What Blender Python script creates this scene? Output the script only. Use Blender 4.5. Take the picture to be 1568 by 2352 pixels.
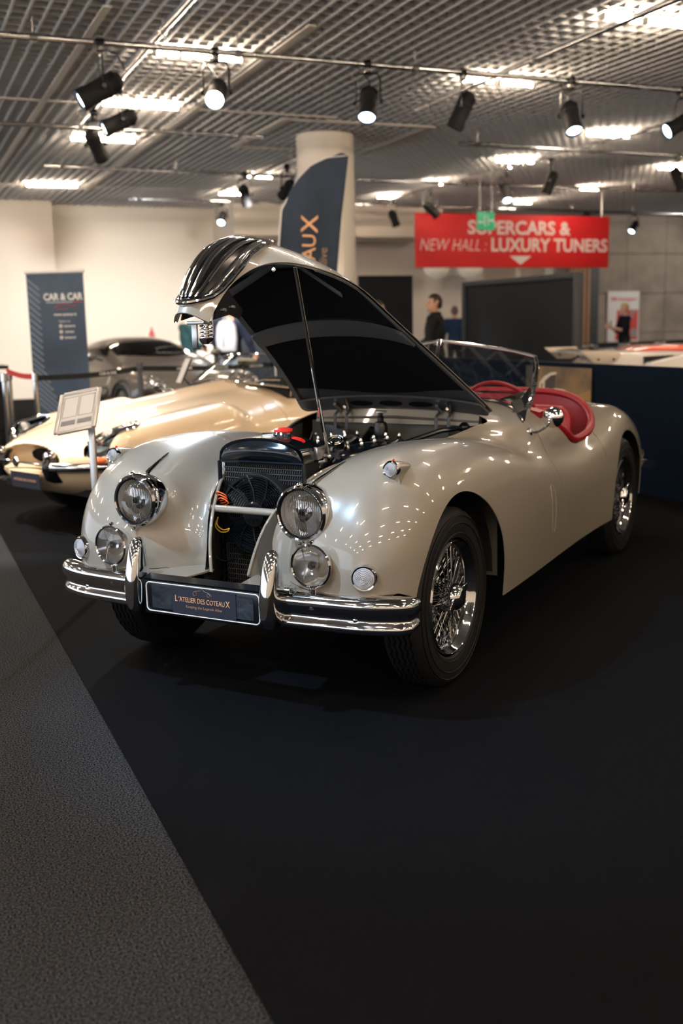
import bpy, bmesh, math, random
import numpy as np
from mathutils import Vector, Matrix

for _o in list(bpy.data.objects):
    bpy.data.objects.remove(_o, do_unlink=True)
random.seed(7)
SC = bpy.context.scene
COL = SC.collection
PI = math.pi

# ---------------------------------------------------------------- camera (world axes follow the hall's grid)
HALL = math.radians(22.7)            # the hall's depth axis lies this far left of the line of sight
CAM_H, CAM_PITCH, CAM_ROLL, CAM_F = 1.40, .1764, -.0215, 2430.0
CAR_YAW = .5045
def hall(x, y):                      # metres right of / ahead of the camera -> world
    c, s = math.cos(HALL), math.sin(HALL)
    return (x*c+y*s, -x*s+y*c)
cam_data = bpy.data.cameras.new('camera')
cam = bpy.data.objects.new('camera', cam_data); COL.objects.link(cam)
cam.location = (0, 0, CAM_H)
cam.rotation_euler = (Matrix.Rotation(-HALL, 4, 'Z') @ Matrix.Rotation(PI/2-CAM_PITCH, 4, 'X') @ Matrix.Rotation(CAM_ROLL, 4, 'Z')).to_euler()
cam_data.sensor_fit = 'VERTICAL'; cam_data.sensor_height = 36
cam_data.lens = CAM_F/2352*36
cam_data.clip_start = .05; cam_data.clip_end = 200
SC.camera = cam
# ---------------------------------------------------------------- exposure, ambient light of the rest of the hall
SC.view_settings.view_transform = 'Standard'; SC.view_settings.look = 'None'
SC.view_settings.gamma = 1.0; SC.view_settings.exposure = 0.12; SC.view_settings.use_curve_mapping = False
try:
    SC.cycles.use_denoising = True
    SC.cycles.max_bounces = 8; SC.cycles.transparent_max_bounces = 16
    SC.cycles.sample_clamp_indirect = 4.0
except Exception:
    pass
WORLD = bpy.data.worlds.new('hall_ambient'); SC.world = WORLD; WORLD.use_nodes = True
_bg = WORLD.node_tree.nodes['Background']; _bg.inputs[0].default_value = (.50, .54, .60, 1); _bg.inputs[1].default_value = 3.6
TUBE_STRENGTH = 200.0
cam_data.dof.use_dof = True; cam_data.dof.focus_distance = 3.75; cam_data.dof.aperture_fstop = 2.2
SPOTS_OFF = [  # unseen spotlights outside the frame: position, aim, watts, cone, colour
    ((-.99, 3.34, 3.62), (1.5, 3.5, .7), 560, 50, (.43, .70, 1.0)),
    ((-.99, 1.6, 3.62), (1.55, 2.6, .2), 120, 75, (.72, .85, 1.0)),
    ((-.3, 7.6, 3.62), (.60, 7.7, .7), 900, 46, (1.0, .95, .86)),
    ((20.2, 18.0, 3.62), (17.6, 22.8, 1.6), 330, 85, (1.0, .93, .86)),  # added to brighten the concrete wall; no such lamp is seen
]
SPOT_WATTS = {'bright': 420, 'cool': 60, 'side': 900, 'far': 60, 'wall': 2300}
# ---------------------------------------------------------------- materials
def mat(name, col, rough=.5, metal=0., coat=0., emit=None, estr=0., spec=.5, alpha=1.):
    m = bpy.data.materials.new(name); m.use_nodes = True
    b = m.node_tree.nodes['Principled BSDF']
    b.inputs['Base Color'].default_value = (*col, 1); b.inputs['Roughness'].default_value = rough
    b.inputs['Metallic'].default_value = metal; b.inputs['Coat Weight'].default_value = coat
    b.inputs['Coat Roughness'].default_value = .03; b.inputs['Specular IOR Level'].default_value = spec
    if emit:
        b.inputs['Emission Color'].default_value = (*emit, 1); b.inputs['Emission Strength'].default_value = estr
    return m
def noise_mat(m, scale, c1, c2, detail=4, bump=0., stretch=(1, 1, 1), lo=.35, hi=.65, coords='Object'):
    nt = m.node_tree; b = nt.nodes['Principled BSDF']
    tc = nt.nodes.new('ShaderNodeTexCoord'); mp = nt.nodes.new('ShaderNodeMapping'); mp.inputs['Scale'].default_value = stretch
    n = nt.nodes.new('ShaderNodeTexNoise'); n.inputs['Scale'].default_value = scale; n.inputs['Detail'].default_value = detail
    r = nt.nodes.new('ShaderNodeValToRGB')
    r.color_ramp.elements[0].position = lo; r.color_ramp.elements[0].color = (*c1, 1)
    r.color_ramp.elements[1].position = hi; r.color_ramp.elements[1].color = (*c2, 1)
    nt.links.new(tc.outputs[coords], mp.inputs[0]); nt.links.new(mp.outputs[0], n.inputs[0])
    nt.links.new(n.outputs[0], r.inputs[0]); nt.links.new(r.outputs[0], b.inputs['Base Color'])
    if bump:
        bp = nt.nodes.new('ShaderNodeBump'); bp.inputs['Strength'].default_value = bump; bp.inputs['Distance'].default_value = .01
        nt.links.new(n.outputs[0], bp.inputs['Height']); nt.links.new(bp.outputs[0], b.inputs['Normal'])
    return m
def glass_mat(name, tint=(1, 1, 1), refl=1.0, wave=0.):
    """thin clear sheet: see-through with a mirror sheen"""
    m = bpy.data.materials.new(name); m.use_nodes = True; nt = m.node_tree
    nt.nodes.remove(nt.nodes['Principled BSDF']); out = nt.nodes['Material Output']
    t = nt.nodes.new('ShaderNodeBsdfTransparent'); t.inputs[0].default_value = (*tint, 1)
    g = nt.nodes.new('ShaderNodeBsdfGlossy'); g.inputs['Roughness'].default_value = .02
    f = nt.nodes.new('ShaderNodeFresnel'); f.inputs[0].default_value = 1.5
    mu = nt.nodes.new('ShaderNodeMath'); mu.operation = 'MULTIPLY'; mu.inputs[1].default_value = refl; mu.use_clamp = True
    mx = nt.nodes.new('ShaderNodeMixShader')
    nt.links.new(f.outputs[0], mu.inputs[0]); nt.links.new(mu.outputs[0], mx.inputs[0])
    nt.links.new(t.outputs[0], mx.inputs[1]); nt.links.new(g.outputs[0], mx.inputs[2]); nt.links.new(mx.outputs[0], out.inputs[0])
    if wave:
        tc = nt.nodes.new('ShaderNodeTexCoord'); w = nt.nodes.new('ShaderNodeTexWave'); w.inputs['Scale'].default_value = wave
        w.bands_direction = 'X'
        bp = nt.nodes.new('ShaderNodeBump'); bp.inputs['Strength'].default_value = .65; bp.inputs['Distance'].default_value = .01
        nt.links.new(tc.outputs['Object'], w.inputs[0]); nt.links.new(w.outputs['Fac'], bp.inputs['Height'])
        nt.links.new(bp.outputs[0], g.inputs['Normal']); nt.links.new(bp.outputs[0], f.inputs['Normal'])
    return m

MAT = {}
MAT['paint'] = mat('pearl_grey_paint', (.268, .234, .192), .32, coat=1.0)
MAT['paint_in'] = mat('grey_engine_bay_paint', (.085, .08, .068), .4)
MAT['primer'] = mat('olive_primer', (.34, .34, .26), .5)
MAT['dark_metal'] = mat('dark_grey_metal', (.07, .074, .082), .42)
MAT['pad'] = mat('black_felt', (.006, .007, .009), .95, spec=.1)
MAT['chrome'] = mat('chrome', (.78, .78, .79), .055, 1.)
MAT['reflector'] = mat('bright_reflector', (.97, .97, .97), .25, .55)
MAT['mirror_bowl'] = mat('mirror_bowl', (.95, .95, .95), .12, .72)
MAT['steel'] = mat('brushed_steel', (.55, .55, .55), .28, 1.)
MAT['black'] = mat('black_paint', (.004, .005, .007), .22)
MAT['matt_black'] = mat('matt_black', (.008, .008, .009), .7, spec=.25)
MAT['rad_black'] = mat('blue_black_gloss', (.005, .007, .010), .14)
MAT['rubber'] = mat('tyre_rubber', (.0065, .0065, .007), .6, spec=.25)
MAT['red_leather'] = mat('red_leather', (.26, .005, .015), .36)
MAT['red'] = mat('signal_red', (.75, .03, .02), .4)
MAT['white'] = mat('white_card', (.78, .78, .78), .5)
MAT['gold'] = mat('copper_lettering', (.78, .40, .19), .5)
MAT['gold_dim'] = mat('dull_copper_lettering', (.34, .19, .12), .5)
MAT['glass'] = glass_mat('clear_glass', (.92, .95, .94))
MAT['lens'] = glass_mat('fluted_lens', (.97, .97, .97), 1.3, wave=46)
MAT['lens_clear'] = glass_mat('clear_lens', (.97, .97, .97), 1.2)
MAT['lens_ring'] = mat('ribbed_pale_lens', (.40, .40, .42), .15, coat=1.)
MAT['orange_wire'] = mat('orange_wire', (.8, .13, .03), .5)
MAT['yellow_wire'] = mat('yellow_wire', (.75, .45, .05), .5)
MAT['navy'] = mat('navy_card', (.010, .012, .026), .55)
MAT['alu'] = mat('polished_alloy', (.62, .63, .65), .2, 1.)

# ---------------------------------------------------------------- mesh building
class MB:
    def __init__(s): s.v = []; s.f = []; s.mi = []; s.cur = 0
    def add(s, vs, fs):
        b = len(s.v); s.v += [tuple(map(float, p)) for p in vs]
        s.f += [tuple(b+i for i in f) for f in fs]; s.mi += [s.cur]*len(fs)
        return s
    def box(s, c, d, M=None, taper=1.):
        x, y, z = (k/2 for k in d); vs = []
        for k in (-1, 1):
            t = 1 if k < 0 else taper
            for a, b in ((-1, -1), (1, -1), (1, 1), (-1, 1)): vs.append(Vector((a*x*t, b*y*t, k*z)))
        vs = [(M @ p if M else p)+Vector(c) for p in vs]
        return s.add(vs, [(3, 2, 1, 0), (4, 5, 6, 7), (0, 1, 5, 4), (1, 2, 6, 5), (2, 3, 7, 6), (3, 0, 4, 7)])
    def tube(s, pts, r, n=8, closed=False, caps=True, flat=1., up=None):
        pts = [Vector(p) for p in pts]; m = len(pts)
        rs = r if isinstance(r, (list, tuple)) else [r]*m
        prev = None; rings = []
        for i, p in enumerate(pts):
            a = pts[(i-1) % m] if closed or i else p; b = pts[(i+1) % m] if closed or i < m-1 else p
            t = (b-a).normalized() if (b-a).length > 1e-9 else Vector((0, 0, 1))
            if up is not None: u = Vector(up)
            elif prev is None: u = Vector((0, 0, 1)) if abs(t.z) < .9 else Vector((1, 0, 0))
            else: u = prev
            u = (u-t*u.dot(t)).normalized(); prev = u; w = t.cross(u)
            rings.append([p+rs[i]*(math.cos(k)*w+flat*math.sin(k)*u) for k in (2*PI*j/n for j in range(n))])
        vs = [q for g in rings for q in g]; fs = []
        for i in range(m if closed else m-1):
            j = (i+1) % m
            for k in range(n): fs.append((i*n+k, i*n+(k+1) % n, j*n+(k+1) % n, j*n+k))
        if caps and not closed: fs += [tuple(range(n))[::-1], tuple((m-1)*n+k for k in range(n))]
        return s.add(vs, fs)
    def lathe(s, prof, M=None, n=32, a0=0., a1=2*PI):
        """profile of (radius, height) about local z"""
        full = abs(a1-a0-2*PI) < 1e-6; cnt = n if full else n+1; vs = []; idx = []
        for r, h in prof:
            if r < 1e-7: vs.append(Vector((0, 0, h))); idx.append([len(vs)-1]*cnt)
            else:
                st = len(vs)
                vs += [Vector((r*math.cos(a0+(a1-a0)*k/n), r*math.sin(a0+(a1-a0)*k/n), h)) for k in range(cnt)]
                idx.append(list(range(st, st+cnt)))
        fs = []
        for A, B in zip(idx, idx[1:]):
            for k in range(n):
                q = [A[k], A[(k+1) % cnt], B[(k+1) % cnt], B[k]]
                q = [x for i, x in enumerate(q) if x not in q[:i]]
                if len(q) > 2: fs.append(tuple(q))
        return s.add([(M @ p if M else p) for p in vs], fs)
    def ball(s, c, r, n=16, M=None):
        r = r if isinstance(r, (tuple, list)) else (r, r, r)
        T = Matrix.Translation(c) @ (M or Matrix()) @ Matrix.Diagonal((*r, 1))
        return s.lathe([(math.sin(PI*k/(n//2)) if 0 < k < n//2 else 0, -math.cos(PI*k/(n//2))) for k in range(n//2+1)], T, n)
    def prism(s, poly, h, M=None):
        n = len(poly); vs = [Vector((x, y, 0)) for x, y in poly]+[Vector((x, y, h)) for x, y in poly]
        fs = [tuple(range(n))[::-1], tuple(range(n, 2*n))]+[(i, (i+1) % n, n+(i+1) % n, n+i) for i in range(n)]
        return s.add([(M @ p if M else p) for p in vs], fs)
    def loft(s, rings, caps=True, closed=True):
        n = len(rings[0]); vs = [p for r in rings for p in r]; fs = []
        for i in range(len(rings)-1):
            for k in range(n if closed else n-1): fs.append((i*n+k, i*n+(k+1) % n, (i+1)*n+(k+1) % n, (i+1)*n+k))
        if caps: fs += [tuple(range(n))[::-1], tuple((len(rings)-1)*n+k for k in range(n))]
        return s.add(vs, fs)
    def obj(s, name, m, parent=None, M=None, ang=35, bevel=0., flat=False, sub=0):
        me = bpy.data.meshes.new(name); me.from_pydata(s.v, [], s.f); me.update()
        for k in (m if isinstance(m, (list, tuple)) else [m]): me.materials.append(k if not isinstance(k, str) else MAT[k])
        if isinstance(m, (list, tuple)): me.polygons.foreach_set('material_index', s.mi)
        bm = bmesh.new(); bm.from_mesh(me); bmesh.ops.recalc_face_normals(bm, faces=bm.faces)
        if bevel: bmesh.ops.bevel(bm, geom=[e for e in bm.edges if e.is_manifold and e.calc_face_angle(0) > .5], offset=bevel, segments=2, affect='EDGES', profile=.5)
        bm.to_mesh(me); bm.free()
        if not flat:
            me.shade_smooth(); me.set_sharp_from_angle(angle=math.radians(ang))
        o = bpy.data.objects.new(name, me); COL.objects.link(o)
        if parent: o.parent = parent
        if M: o.matrix_local = M
        if sub:
            md = o.modifiers.new('sub', 'SUBSURF'); md.levels = md.render_levels = sub
        return o

def empty(name, loc=(0, 0, 0), rz=0., parent=None, M=None):
    o = bpy.data.objects.new(name, None); COL.objects.link(o); o.empty_display_size = .1
    o.location = loc; o.rotation_euler = (0, 0, rz)
    if parent: o.parent = parent
    if M: o.matrix_local = M
    return o
def tag(o, label, cat, group=None, kind=None):
    o['label'] = label; o['category'] = cat
    if group: o['group'] = group
    if kind: o['kind'] = kind
    return o
def struct(o): o['kind'] = 'structure'; return o
def children(o): return [c for c in bpy.data.objects if c.parent == o]
def copy_tree(o, parent=None):
    c = o.copy(); COL.objects.link(c)
    if parent: c.parent = parent; c.matrix_parent_inverse = o.matrix_parent_inverse.copy()
    for ch in children(o): copy_tree(ch, c)
    return c
def mirror_x(o, parent):             # a true mirrored copy of a part (own mesh)
    c = o.copy(); c.data = o.data.copy() if o.data else None; COL.objects.link(c); c.parent = parent
    return c
def axis_to(d, origin=(0, 0, 0)):    # local z -> direction d
    return Matrix.Translation(origin) @ Vector(d).to_track_quat('Z', 'Y').to_matrix().to_4x4()

def sdf_obj(name, P, T, f, m, parent, th=0., m_in=None, flipn=False, off=0.):
    N = grad(f, P); N /= np.maximum(np.linalg.norm(N, axis=1, keepdims=True), 1e-9)
    if off: P = P+N*off
    me = bpy.data.meshes.new(name)
    if th:
        V, F, B = shell(P, T, N, th)
        me.from_pydata(V.tolist(), [], [tuple(int(i) for i in t) for t in F]+[tuple(int(i) for i in b) for b in B])
        me.materials.append(MAT[m]); me.materials.append(MAT[m_in or m])
        nt = len(T); mi = [0]*nt+[1]*nt+[0]*len(B); me.polygons.foreach_set('material_index', mi)
        me.shade_smooth(); sm = [True]*(2*nt)+[False]*len(B); me.polygons.foreach_set('use_smooth', sm)
        nl = []
        NN = np.concatenate([N, -N])
        me.update()
        ln = np.zeros((len(me.loops), 3)); vi = np.zeros(len(me.loops), int); me.loops.foreach_get('vertex_index', vi)
        ln[:] = NN[vi]
        st = sum(len(p.vertices) for p in list(me.polygons)[:2*nt])
        ln[st:] = 0
        me.normals_split_custom_set(ln.tolist())
    else:
        me.from_pydata(P.tolist(), [], [tuple(int(i) for i in t) for t in T]); me.materials.append(MAT[m]); me.shade_smooth()
        me.normals_split_custom_set_from_vertices((-N if flipn else N).tolist())
    o = bpy.data.objects.new(name, me); COL.objects.link(o); o.parent = parent
    return o

def text(name, s, size, m, parent, M, bold=0., shear=0., depth=.0008, align='CENTER', space=1., width=None, height=None):
    cu = bpy.data.curves.new(name, 'FONT'); cu.body = s; cu.size = size; cu.align_x = align; cu.align_y = 'CENTER'
    cu.extrude = depth; cu.offset = bold; cu.shear = shear; cu.space_character = space; cu.resolution_u = 3
    tmp = bpy.data.objects.new(name, cu); COL.objects.link(tmp)
    dg = bpy.context.evaluated_depsgraph_get(); me = bpy.data.meshes.new_from_object(tmp.evaluated_get(dg))
    bpy.data.objects.remove(tmp, do_unlink=True); bpy.data.curves.remove(cu)
    xs = [v.co.x for v in me.vertices]; ys = [v.co.y for v in me.vertices]
    kx = width/(max(xs)-min(xs)) if width else 1; ky = height/(max(ys)-min(ys)) if height else kx if width else 1
    if width or height: me.transform(Matrix.Diagonal((kx, ky, 1, 1)))
    me.name = name; me.materials.clear(); me.materials.append(MAT[m] if isinstance(m, str) else m)
    o = bpy.data.objects.new(name, me); COL.objects.link(o); o.parent = parent; o.matrix_local = M
    return o
def face(origin, right, up):         # local x -> right, y -> up, z -> towards the viewer of the face
    r = Vector(right).normalized(); u = Vector(up); u = (u-r*u.dot(r)).normalized(); n = r.cross(u)
    return Matrix.Translation(origin) @ Matrix((r, u, n)).transposed().to_4x4()
def sm(P, n=6, closed=False):        # smooth curve through points
    P = [np.array(tuple(p), float) for p in P]; m = len(P); out = []
    for i in range(m if closed else m-1):
        a, b_, c, d = (P[(i-1) % m] if closed or i else P[0]), P[i], P[(i+1) % m], (P[(i+2) % m] if closed or i+2 < m else P[-1])
        for k in range(n):
            t = k/n; out.append(tuple(.5*(2*b_+(c-a)*t+(2*a-5*b_+4*c-d)*t*t+(3*b_-a-3*c+d)*t**3)))
    if not closed: out.append(tuple(P[-1]))
    return out
def arc(c, r, a0, a1, n, plane='xz'):
    out = []
    for k in range(n+1):
        a = a0+(a1-a0)*k/n; u, w = r*math.cos(a), r*math.sin(a)
        out.append({'xz': (c[0]+u, c[1], c[2]+w), 'xy': (c[0]+u, c[1]+w, c[2]), 'yz': (c[0], c[1]+u, c[2]+w)}[plane])
    return out
# ---------------------------------------------------------------- smooth solids
def spline(ks, vs):
    """natural cubic spline through knots"""
    x = np.array(ks, float); a = np.array(vs, float); n = len(x)
    h = np.diff(x); M = np.zeros((n, n)); r = np.zeros(n)
    M[0, 0] = M[-1, -1] = 1
    for i in range(1, n-1):
        M[i, i-1] = h[i-1]; M[i, i] = 2*(h[i-1]+h[i]); M[i, i+1] = h[i]
        r[i] = 3*((a[i+1]-a[i])/h[i]-(a[i]-a[i-1])/h[i-1])
    c = np.linalg.solve(M, r)
    b = np.diff(a)/h-h*(2*c[:-1]+c[1:])/3; d = np.diff(c)/(3*h)
    def f(t):
        t = np.clip(np.asarray(t, float), x[0], x[-1])
        i = np.clip(np.searchsorted(x, t)-1, 0, n-2); u = t-x[i]
        return a[i]+u*(b[i]+u*(c[i]+u*d[i]))
    return f

def smin(a, b, k):
    h = np.clip(0.5+0.5*(b-a)/k, 0, 1)
    return b+(a-b)*h-k*h*(1-h)

def smax(a, b, k): return -smin(-a, -b, k)

def sweep(x, y, z, xc, A, zc, Bu, Bl, n, front, rear, nl=2.0):
    """superellipse swept along y, closed by ellipsoid ends; front=(y0,ym,p)"""
    s = np.ones_like(y)
    y0, ym, p = front
    q = np.clip((ym-y)/(ym-y0), 0, None); s = s-q**p
    y1, yn, p2 = rear
    q2 = np.clip((y-yn)/(y1-yn), 0, None); s = s-q2**p2
    ds = np.where(y < ym, p*q**(p-1)/(ym-y0), 0)+np.where(y > yn, p2*q2**(p2-1)/(y1-yn), 0)
    dx = np.abs(x-xc); dz = z-zc
    up = dz >= 0
    B = np.where(up, Bu, Bl); nz = np.where(up, n, nl)
    uz = np.abs(dz)/B; ux = dx/A
    G = ux**n+uz**nz-s
    g2 = (n*ux**(n-1)/A)**2+(nz*uz**(nz-1)/B)**2+ds**2
    return G/np.sqrt(g2+(1.5/A)**2*0.4)

def capsule(x, y, z, p, q, r1, r2):
    p = np.array(p, float); q = np.array(q, float); d = q-p; L = d@d
    t = np.clip(((x-p[0])*d[0]+(y-p[1])*d[1]+(z-p[2])*d[2])/L, 0, 1)
    r = r1+(r2-r1)*t
    return np.sqrt((x-p[0]-t*d[0])**2+(y-p[1]-t*d[1])**2+(z-p[2]-t*d[2])**2)-r

def ellipsoid(x, y, z, c, r):
    k0 = np.sqrt(((x-c[0])/r[0])**2+((y-c[1])/r[1])**2+((z-c[2])/r[2])**2)
    k1 = np.sqrt(((x-c[0])/r[0]**2)**2+((y-c[1])/r[1]**2)**2+((z-c[2])/r[2]**2)**2)
    return k0*(k0-1)/np.maximum(k1, 1e-6)

def surface_nets(f, lo, hi, h):
    lo = np.array(lo, float); n = np.ceil((np.array(hi)-lo)/h).astype(int)+1
    ax = [lo[i]+h*np.arange(n[i]) for i in range(3)]
    X, Y, Z = np.meshgrid(*ax, indexing='ij')
    v = f(X, Y, Z)
    ins = v < 0
    m = n-1
    cnt = np.zeros(m); acc = np.zeros(tuple(m)+(3,))
    def sl(o, d=None):
        return tuple(slice(o[i], o[i]+m[i]) for i in range(3))
    for a in range(3):
        b, c = [i for i in range(3) if i != a]
        for ob in (0, 1):
            for oc in (0, 1):
                o0 = [0, 0, 0]; o0[b] = ob; o0[c] = oc; o1 = list(o0); o1[a] = 1
                v0 = v[sl(o0)]; v1 = v[sl(o1)]
                cr = (v0 < 0) != (v1 < 0)
                t = np.where(cr, v0/np.where(cr, v0-v1, 1), 0)
                cnt += cr
                for i in range(3):
                    acc[..., i] += np.where(cr, (t if i == a else o0[i]), 0)
    act = cnt > 0
    idx = -np.ones(m, int); idx[act] = np.arange(act.sum())
    I = np.argwhere(act)
    P = lo+h*(I+acc[act]/cnt[act][:, None])
    quads = []
    for a in range(3):
        b, c = (a+1) % 3, (a+2) % 3
        s0 = [slice(None)]*3; s1 = [slice(None)]*3
        s0[a] = slice(0, n[a]-1); s1[a] = slice(1, n[a])
        e = ins[tuple(s0)] != ins[tuple(s1)]
        flip = ins[tuple(s0)]
        E = np.argwhere(e); fl = flip[e]
        ok = (E[:, b] > 0) & (E[:, c] > 0) & (E[:, b] < m[b]) & (E[:, c] < m[c])
        E = E[ok]; fl = fl[ok]
        def g(db, dc):
            Q = E.copy(); Q[:, b] -= db; Q[:, c] -= dc
            return idx[Q[:, 0], Q[:, 1], Q[:, 2]]
        q = np.stack([g(1, 1), g(0, 1), g(0, 0), g(1, 0)], 1)
        q[~fl] = q[~fl][:, ::-1]
        quads.append(q)
    return P, np.concatenate(quads)

def grad(f, P, e=1e-4):
    G = np.zeros_like(P)
    for i in range(3):
        d = np.zeros(3); d[i] = e
        A = P+d; B = P-d
        G[:, i] = (f(A[:, 0], A[:, 1], A[:, 2])-f(B[:, 0], B[:, 1], B[:, 2]))/(2*e)
    return G

def snap(f, P, it=4):
    for _ in range(it):
        g = grad(f, P); v = f(P[:, 0], P[:, 1], P[:, 2])
        st = (v/np.maximum((g**2).sum(1), 1e-9))[:, None]*g
        L = np.linalg.norm(st, axis=1, keepdims=True)
        P = P-st*np.minimum(1, 0.02/np.maximum(L, 1e-9))
    return P

def tris(Q):
    return np.concatenate([Q[:, [0, 1, 2]], Q[:, [0, 2, 3]]])

def clip(P, T, f):
    """keep the part of the triangle mesh where f(P) < 0, cutting the crossing triangles"""
    v = f(P); v = np.where(np.abs(v) < 1e-7, -1e-7, v)
    s = v < 0; c = s[T].sum(1)
    out = [T[c == 3]]
    newP = [P]; memo = {}; base = len(P); extra = []
    def cut(i, j):
        k = (i, j) if i < j else (j, i)
        if k not in memo:
            t = v[k[0]]/(v[k[0]]-v[k[1]])
            memo[k] = base+len(extra); extra.append(P[k[0]]+t*(P[k[1]]-P[k[0]]))
        return memo[k]
    add = []
    for t in T[(c == 1) | (c == 2)]:
        for r in range(3):
            a, b, d = t[r], t[(r+1) % 3], t[(r+2) % 3]
            if s[a] and not s[b] and not s[d]:
                add.append((a, cut(a, b), cut(a, d))); break
            if s[a] and s[b] and not s[d]:
                m, n = cut(b, d), cut(a, d)
                add.append((a, b, m)); add.append((a, m, n)); break
    P2 = np.concatenate([P, np.array(extra)]) if extra else P
    T2 = np.concatenate(out+([np.array(add)] if add else []))
    u, inv = np.unique(T2, return_inverse=True)
    return P2[u], inv.reshape(T2.shape)

def shell(P, T, N, th):
    """give an open sheet a thickness (inwards)"""
    n = len(P)
    E = np.concatenate([T[:, [0, 1]], T[:, [1, 2]], T[:, [2, 0]]])
    key = np.sort(E, 1); u, inv, cn = np.unique(key, axis=0, return_inverse=True, return_counts=True)
    bd = E[cn[inv.reshape(-1)] == 1]
    Pi = P-N*th
    return np.concatenate([P, Pi]), [tuple(t) for t in T]+[tuple(t+n)[::-1] for t in T], [(b, a, a+n, b+n) for a, b in bd]
# ---------------------------------------------------------------- setting
M_floor = noise_mat(mat('grey_walkway_carpet', (.05, .05, .05), .95, spec=.05), 190, (.002, .0022, .0028), (.060, .061, .065), 5, .25, lo=.42, hi=.62)
M_black_carpet = noise_mat(mat('black_carpet', (.02, .02, .022), .92, spec=.05), 120, (.0018, .0021, .0029), (.0036, .0041, .0056), 4, .15)
M_wall = noise_mat(mat('beige_wall', (.62, .55, .47), .75), .35, (.68, .63, .565), (.72, .67, .60), 2)
M_pillar = mat('white_pillar', (.74, .68, .60), .6)
M_grid = mat('grey_ceiling_grid', (.78, .79, .80), .85)
M_beam = mat('pale_ceiling_beam', (.55, .53, .50), .55)
M_void = mat('dark_ceiling_void', (.11, .115, .125), .9)
M_tube = mat('lit_tube', (1, 1, 1), .5, emit=(1.0, .79, .58), estr=TUBE_STRENGTH)
M_navy_wall = mat('navy_partition', (.0012, .006, .0165), .7, spec=.06)
M_black_wall = mat('black_partition', (.003, .004, .006), .7, spec=.15)
M_panel = noise_mat(mat('charcoal_panel', (.016, .02, .027), .75), 60, (.0028, .0058, .0105), (.0042, .008, .0145))
M_concrete = noise_mat(mat('concrete_wall', (.2, .17, .15), .8), 1.6, (.24, .205, .175), (.36, .31, .265), 6)
M_red_banner = mat('red_banner_cloth', (.62, .012, .016), .6)
M_pale_letter = mat('pale_lettering', (.72, .62, .62), .6)
M_wood = mat('wood_slat', (.36, .20, .10), .5)
M_grey_post = mat('grey_post', (.035, .040, .048), .5)

def plane(name, x0, x1, y0, y1, z, m):
    b = MB(); b.add([(x0, y0, z), (x1, y0, z), (x1, y1, z), (x0, y1, z)], [(0, 1, 2, 3)])
    return b.obj(name, m, flat=True)
struct(plane('floor', -14, 30, -8, 26, 0, M_floor))
b = MB(); b.box((15.3, 7.5, .003), (29.4, 31, .006)); cp = b.obj('floor_carpet', M_black_carpet, flat=True); struct(cp)

b = MB(); b.box((8, 23.6, 2.2), (44, .4, 4.4)); struct(b.obj('wall_far', M_wall, flat=True))
b = MB(); b.box((0, 23.05, 2.03), (6.55, .74, 4.06)); struct(b.obj('wall_left', M_wall, flat=True))
b = MB(); b.box((9.3, 22.6, 3.66), (4.9, 1.6, .80)); struct(b.obj('trim_1', M_wall, flat=True))
b = MB(); b.box((25.2, 7.5, 2.2), (.4, 33, 4.4)); struct(b.obj('wall_east_unseen', M_wall, flat=True))  # unseen, added to keep ambient light off the roadster's side
b = MB(); b.box((8, -8.2, 2.2), (44, .4, 4.4)); struct(b.obj('wall_south_unseen', M_wall, flat=True))  # unseen, added so that ambient light no longer enters from behind the camera
# concrete wall on the right, cast in panels
b = MB()
for i in range(8):
    for j in range(4):
        b.box((16.95+1.25*i, 22.9, .5+1.0*j), (1.235, .3, .985))
struct(b.obj('wall_right', M_concrete, flat=True))
b = MB(); b.box((16.18, 22.35, 2), (.30, .3, 4.06)); struct(b.obj('trim_2', M_grey_post, flat=True))
b = MB()
for i in range(5): b.box((15.42+.125*i, 22.1, 1.55), (.075, .12, 3.1))
struct(b.obj('trim_3', M_wood, flat=True))
b = MB(); b.lathe([(.395, 0), (.395, 4.0)], Matrix.Translation((5.79, 14.15, 0)), 48); b.box((5.86, 13.757, 2), (.006, .01, 4.0))
struct(b.obj('column', M_pillar))

# open-cell ceiling: thin blades both ways, 14 x 19 cm, with a dark void above
b = MB()
for i in range(-70, 210): b.box((.142*i+.010, 8.2, 3.985), (.022, 32.4, .05))
for j in range(-42, 126): b.box((10, .19*j+.05, 3.989), (40, .018, .042))
struct(b.obj('ceiling', M_grid, flat=True))
struct(plane('ceiling_void', -14, 30, -8, 26, 4.40, M_void))
b = MB()
for x in (1.86, 3.63): b.box((x, 14.9, 3.955), (.07, 11.6, .012))
for y in (12.9, 20.25): b.box((2.2, y, 3.953), (6.5, .07, .012))
for c, d in (((5.88, 13.15, 3.95), (2.16, .1, .02)), ((5.88, 15.3, 3.95), (2.16, .1, .02)), ((4.85, 14.22, 3.951), (.1, 2.1, .02)), ((6.91, 14.22, 3.951), (.1, 2.1, .02))): b.box(c, d)
struct(b.obj('ceiling_trim', M_beam, flat=True))

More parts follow.
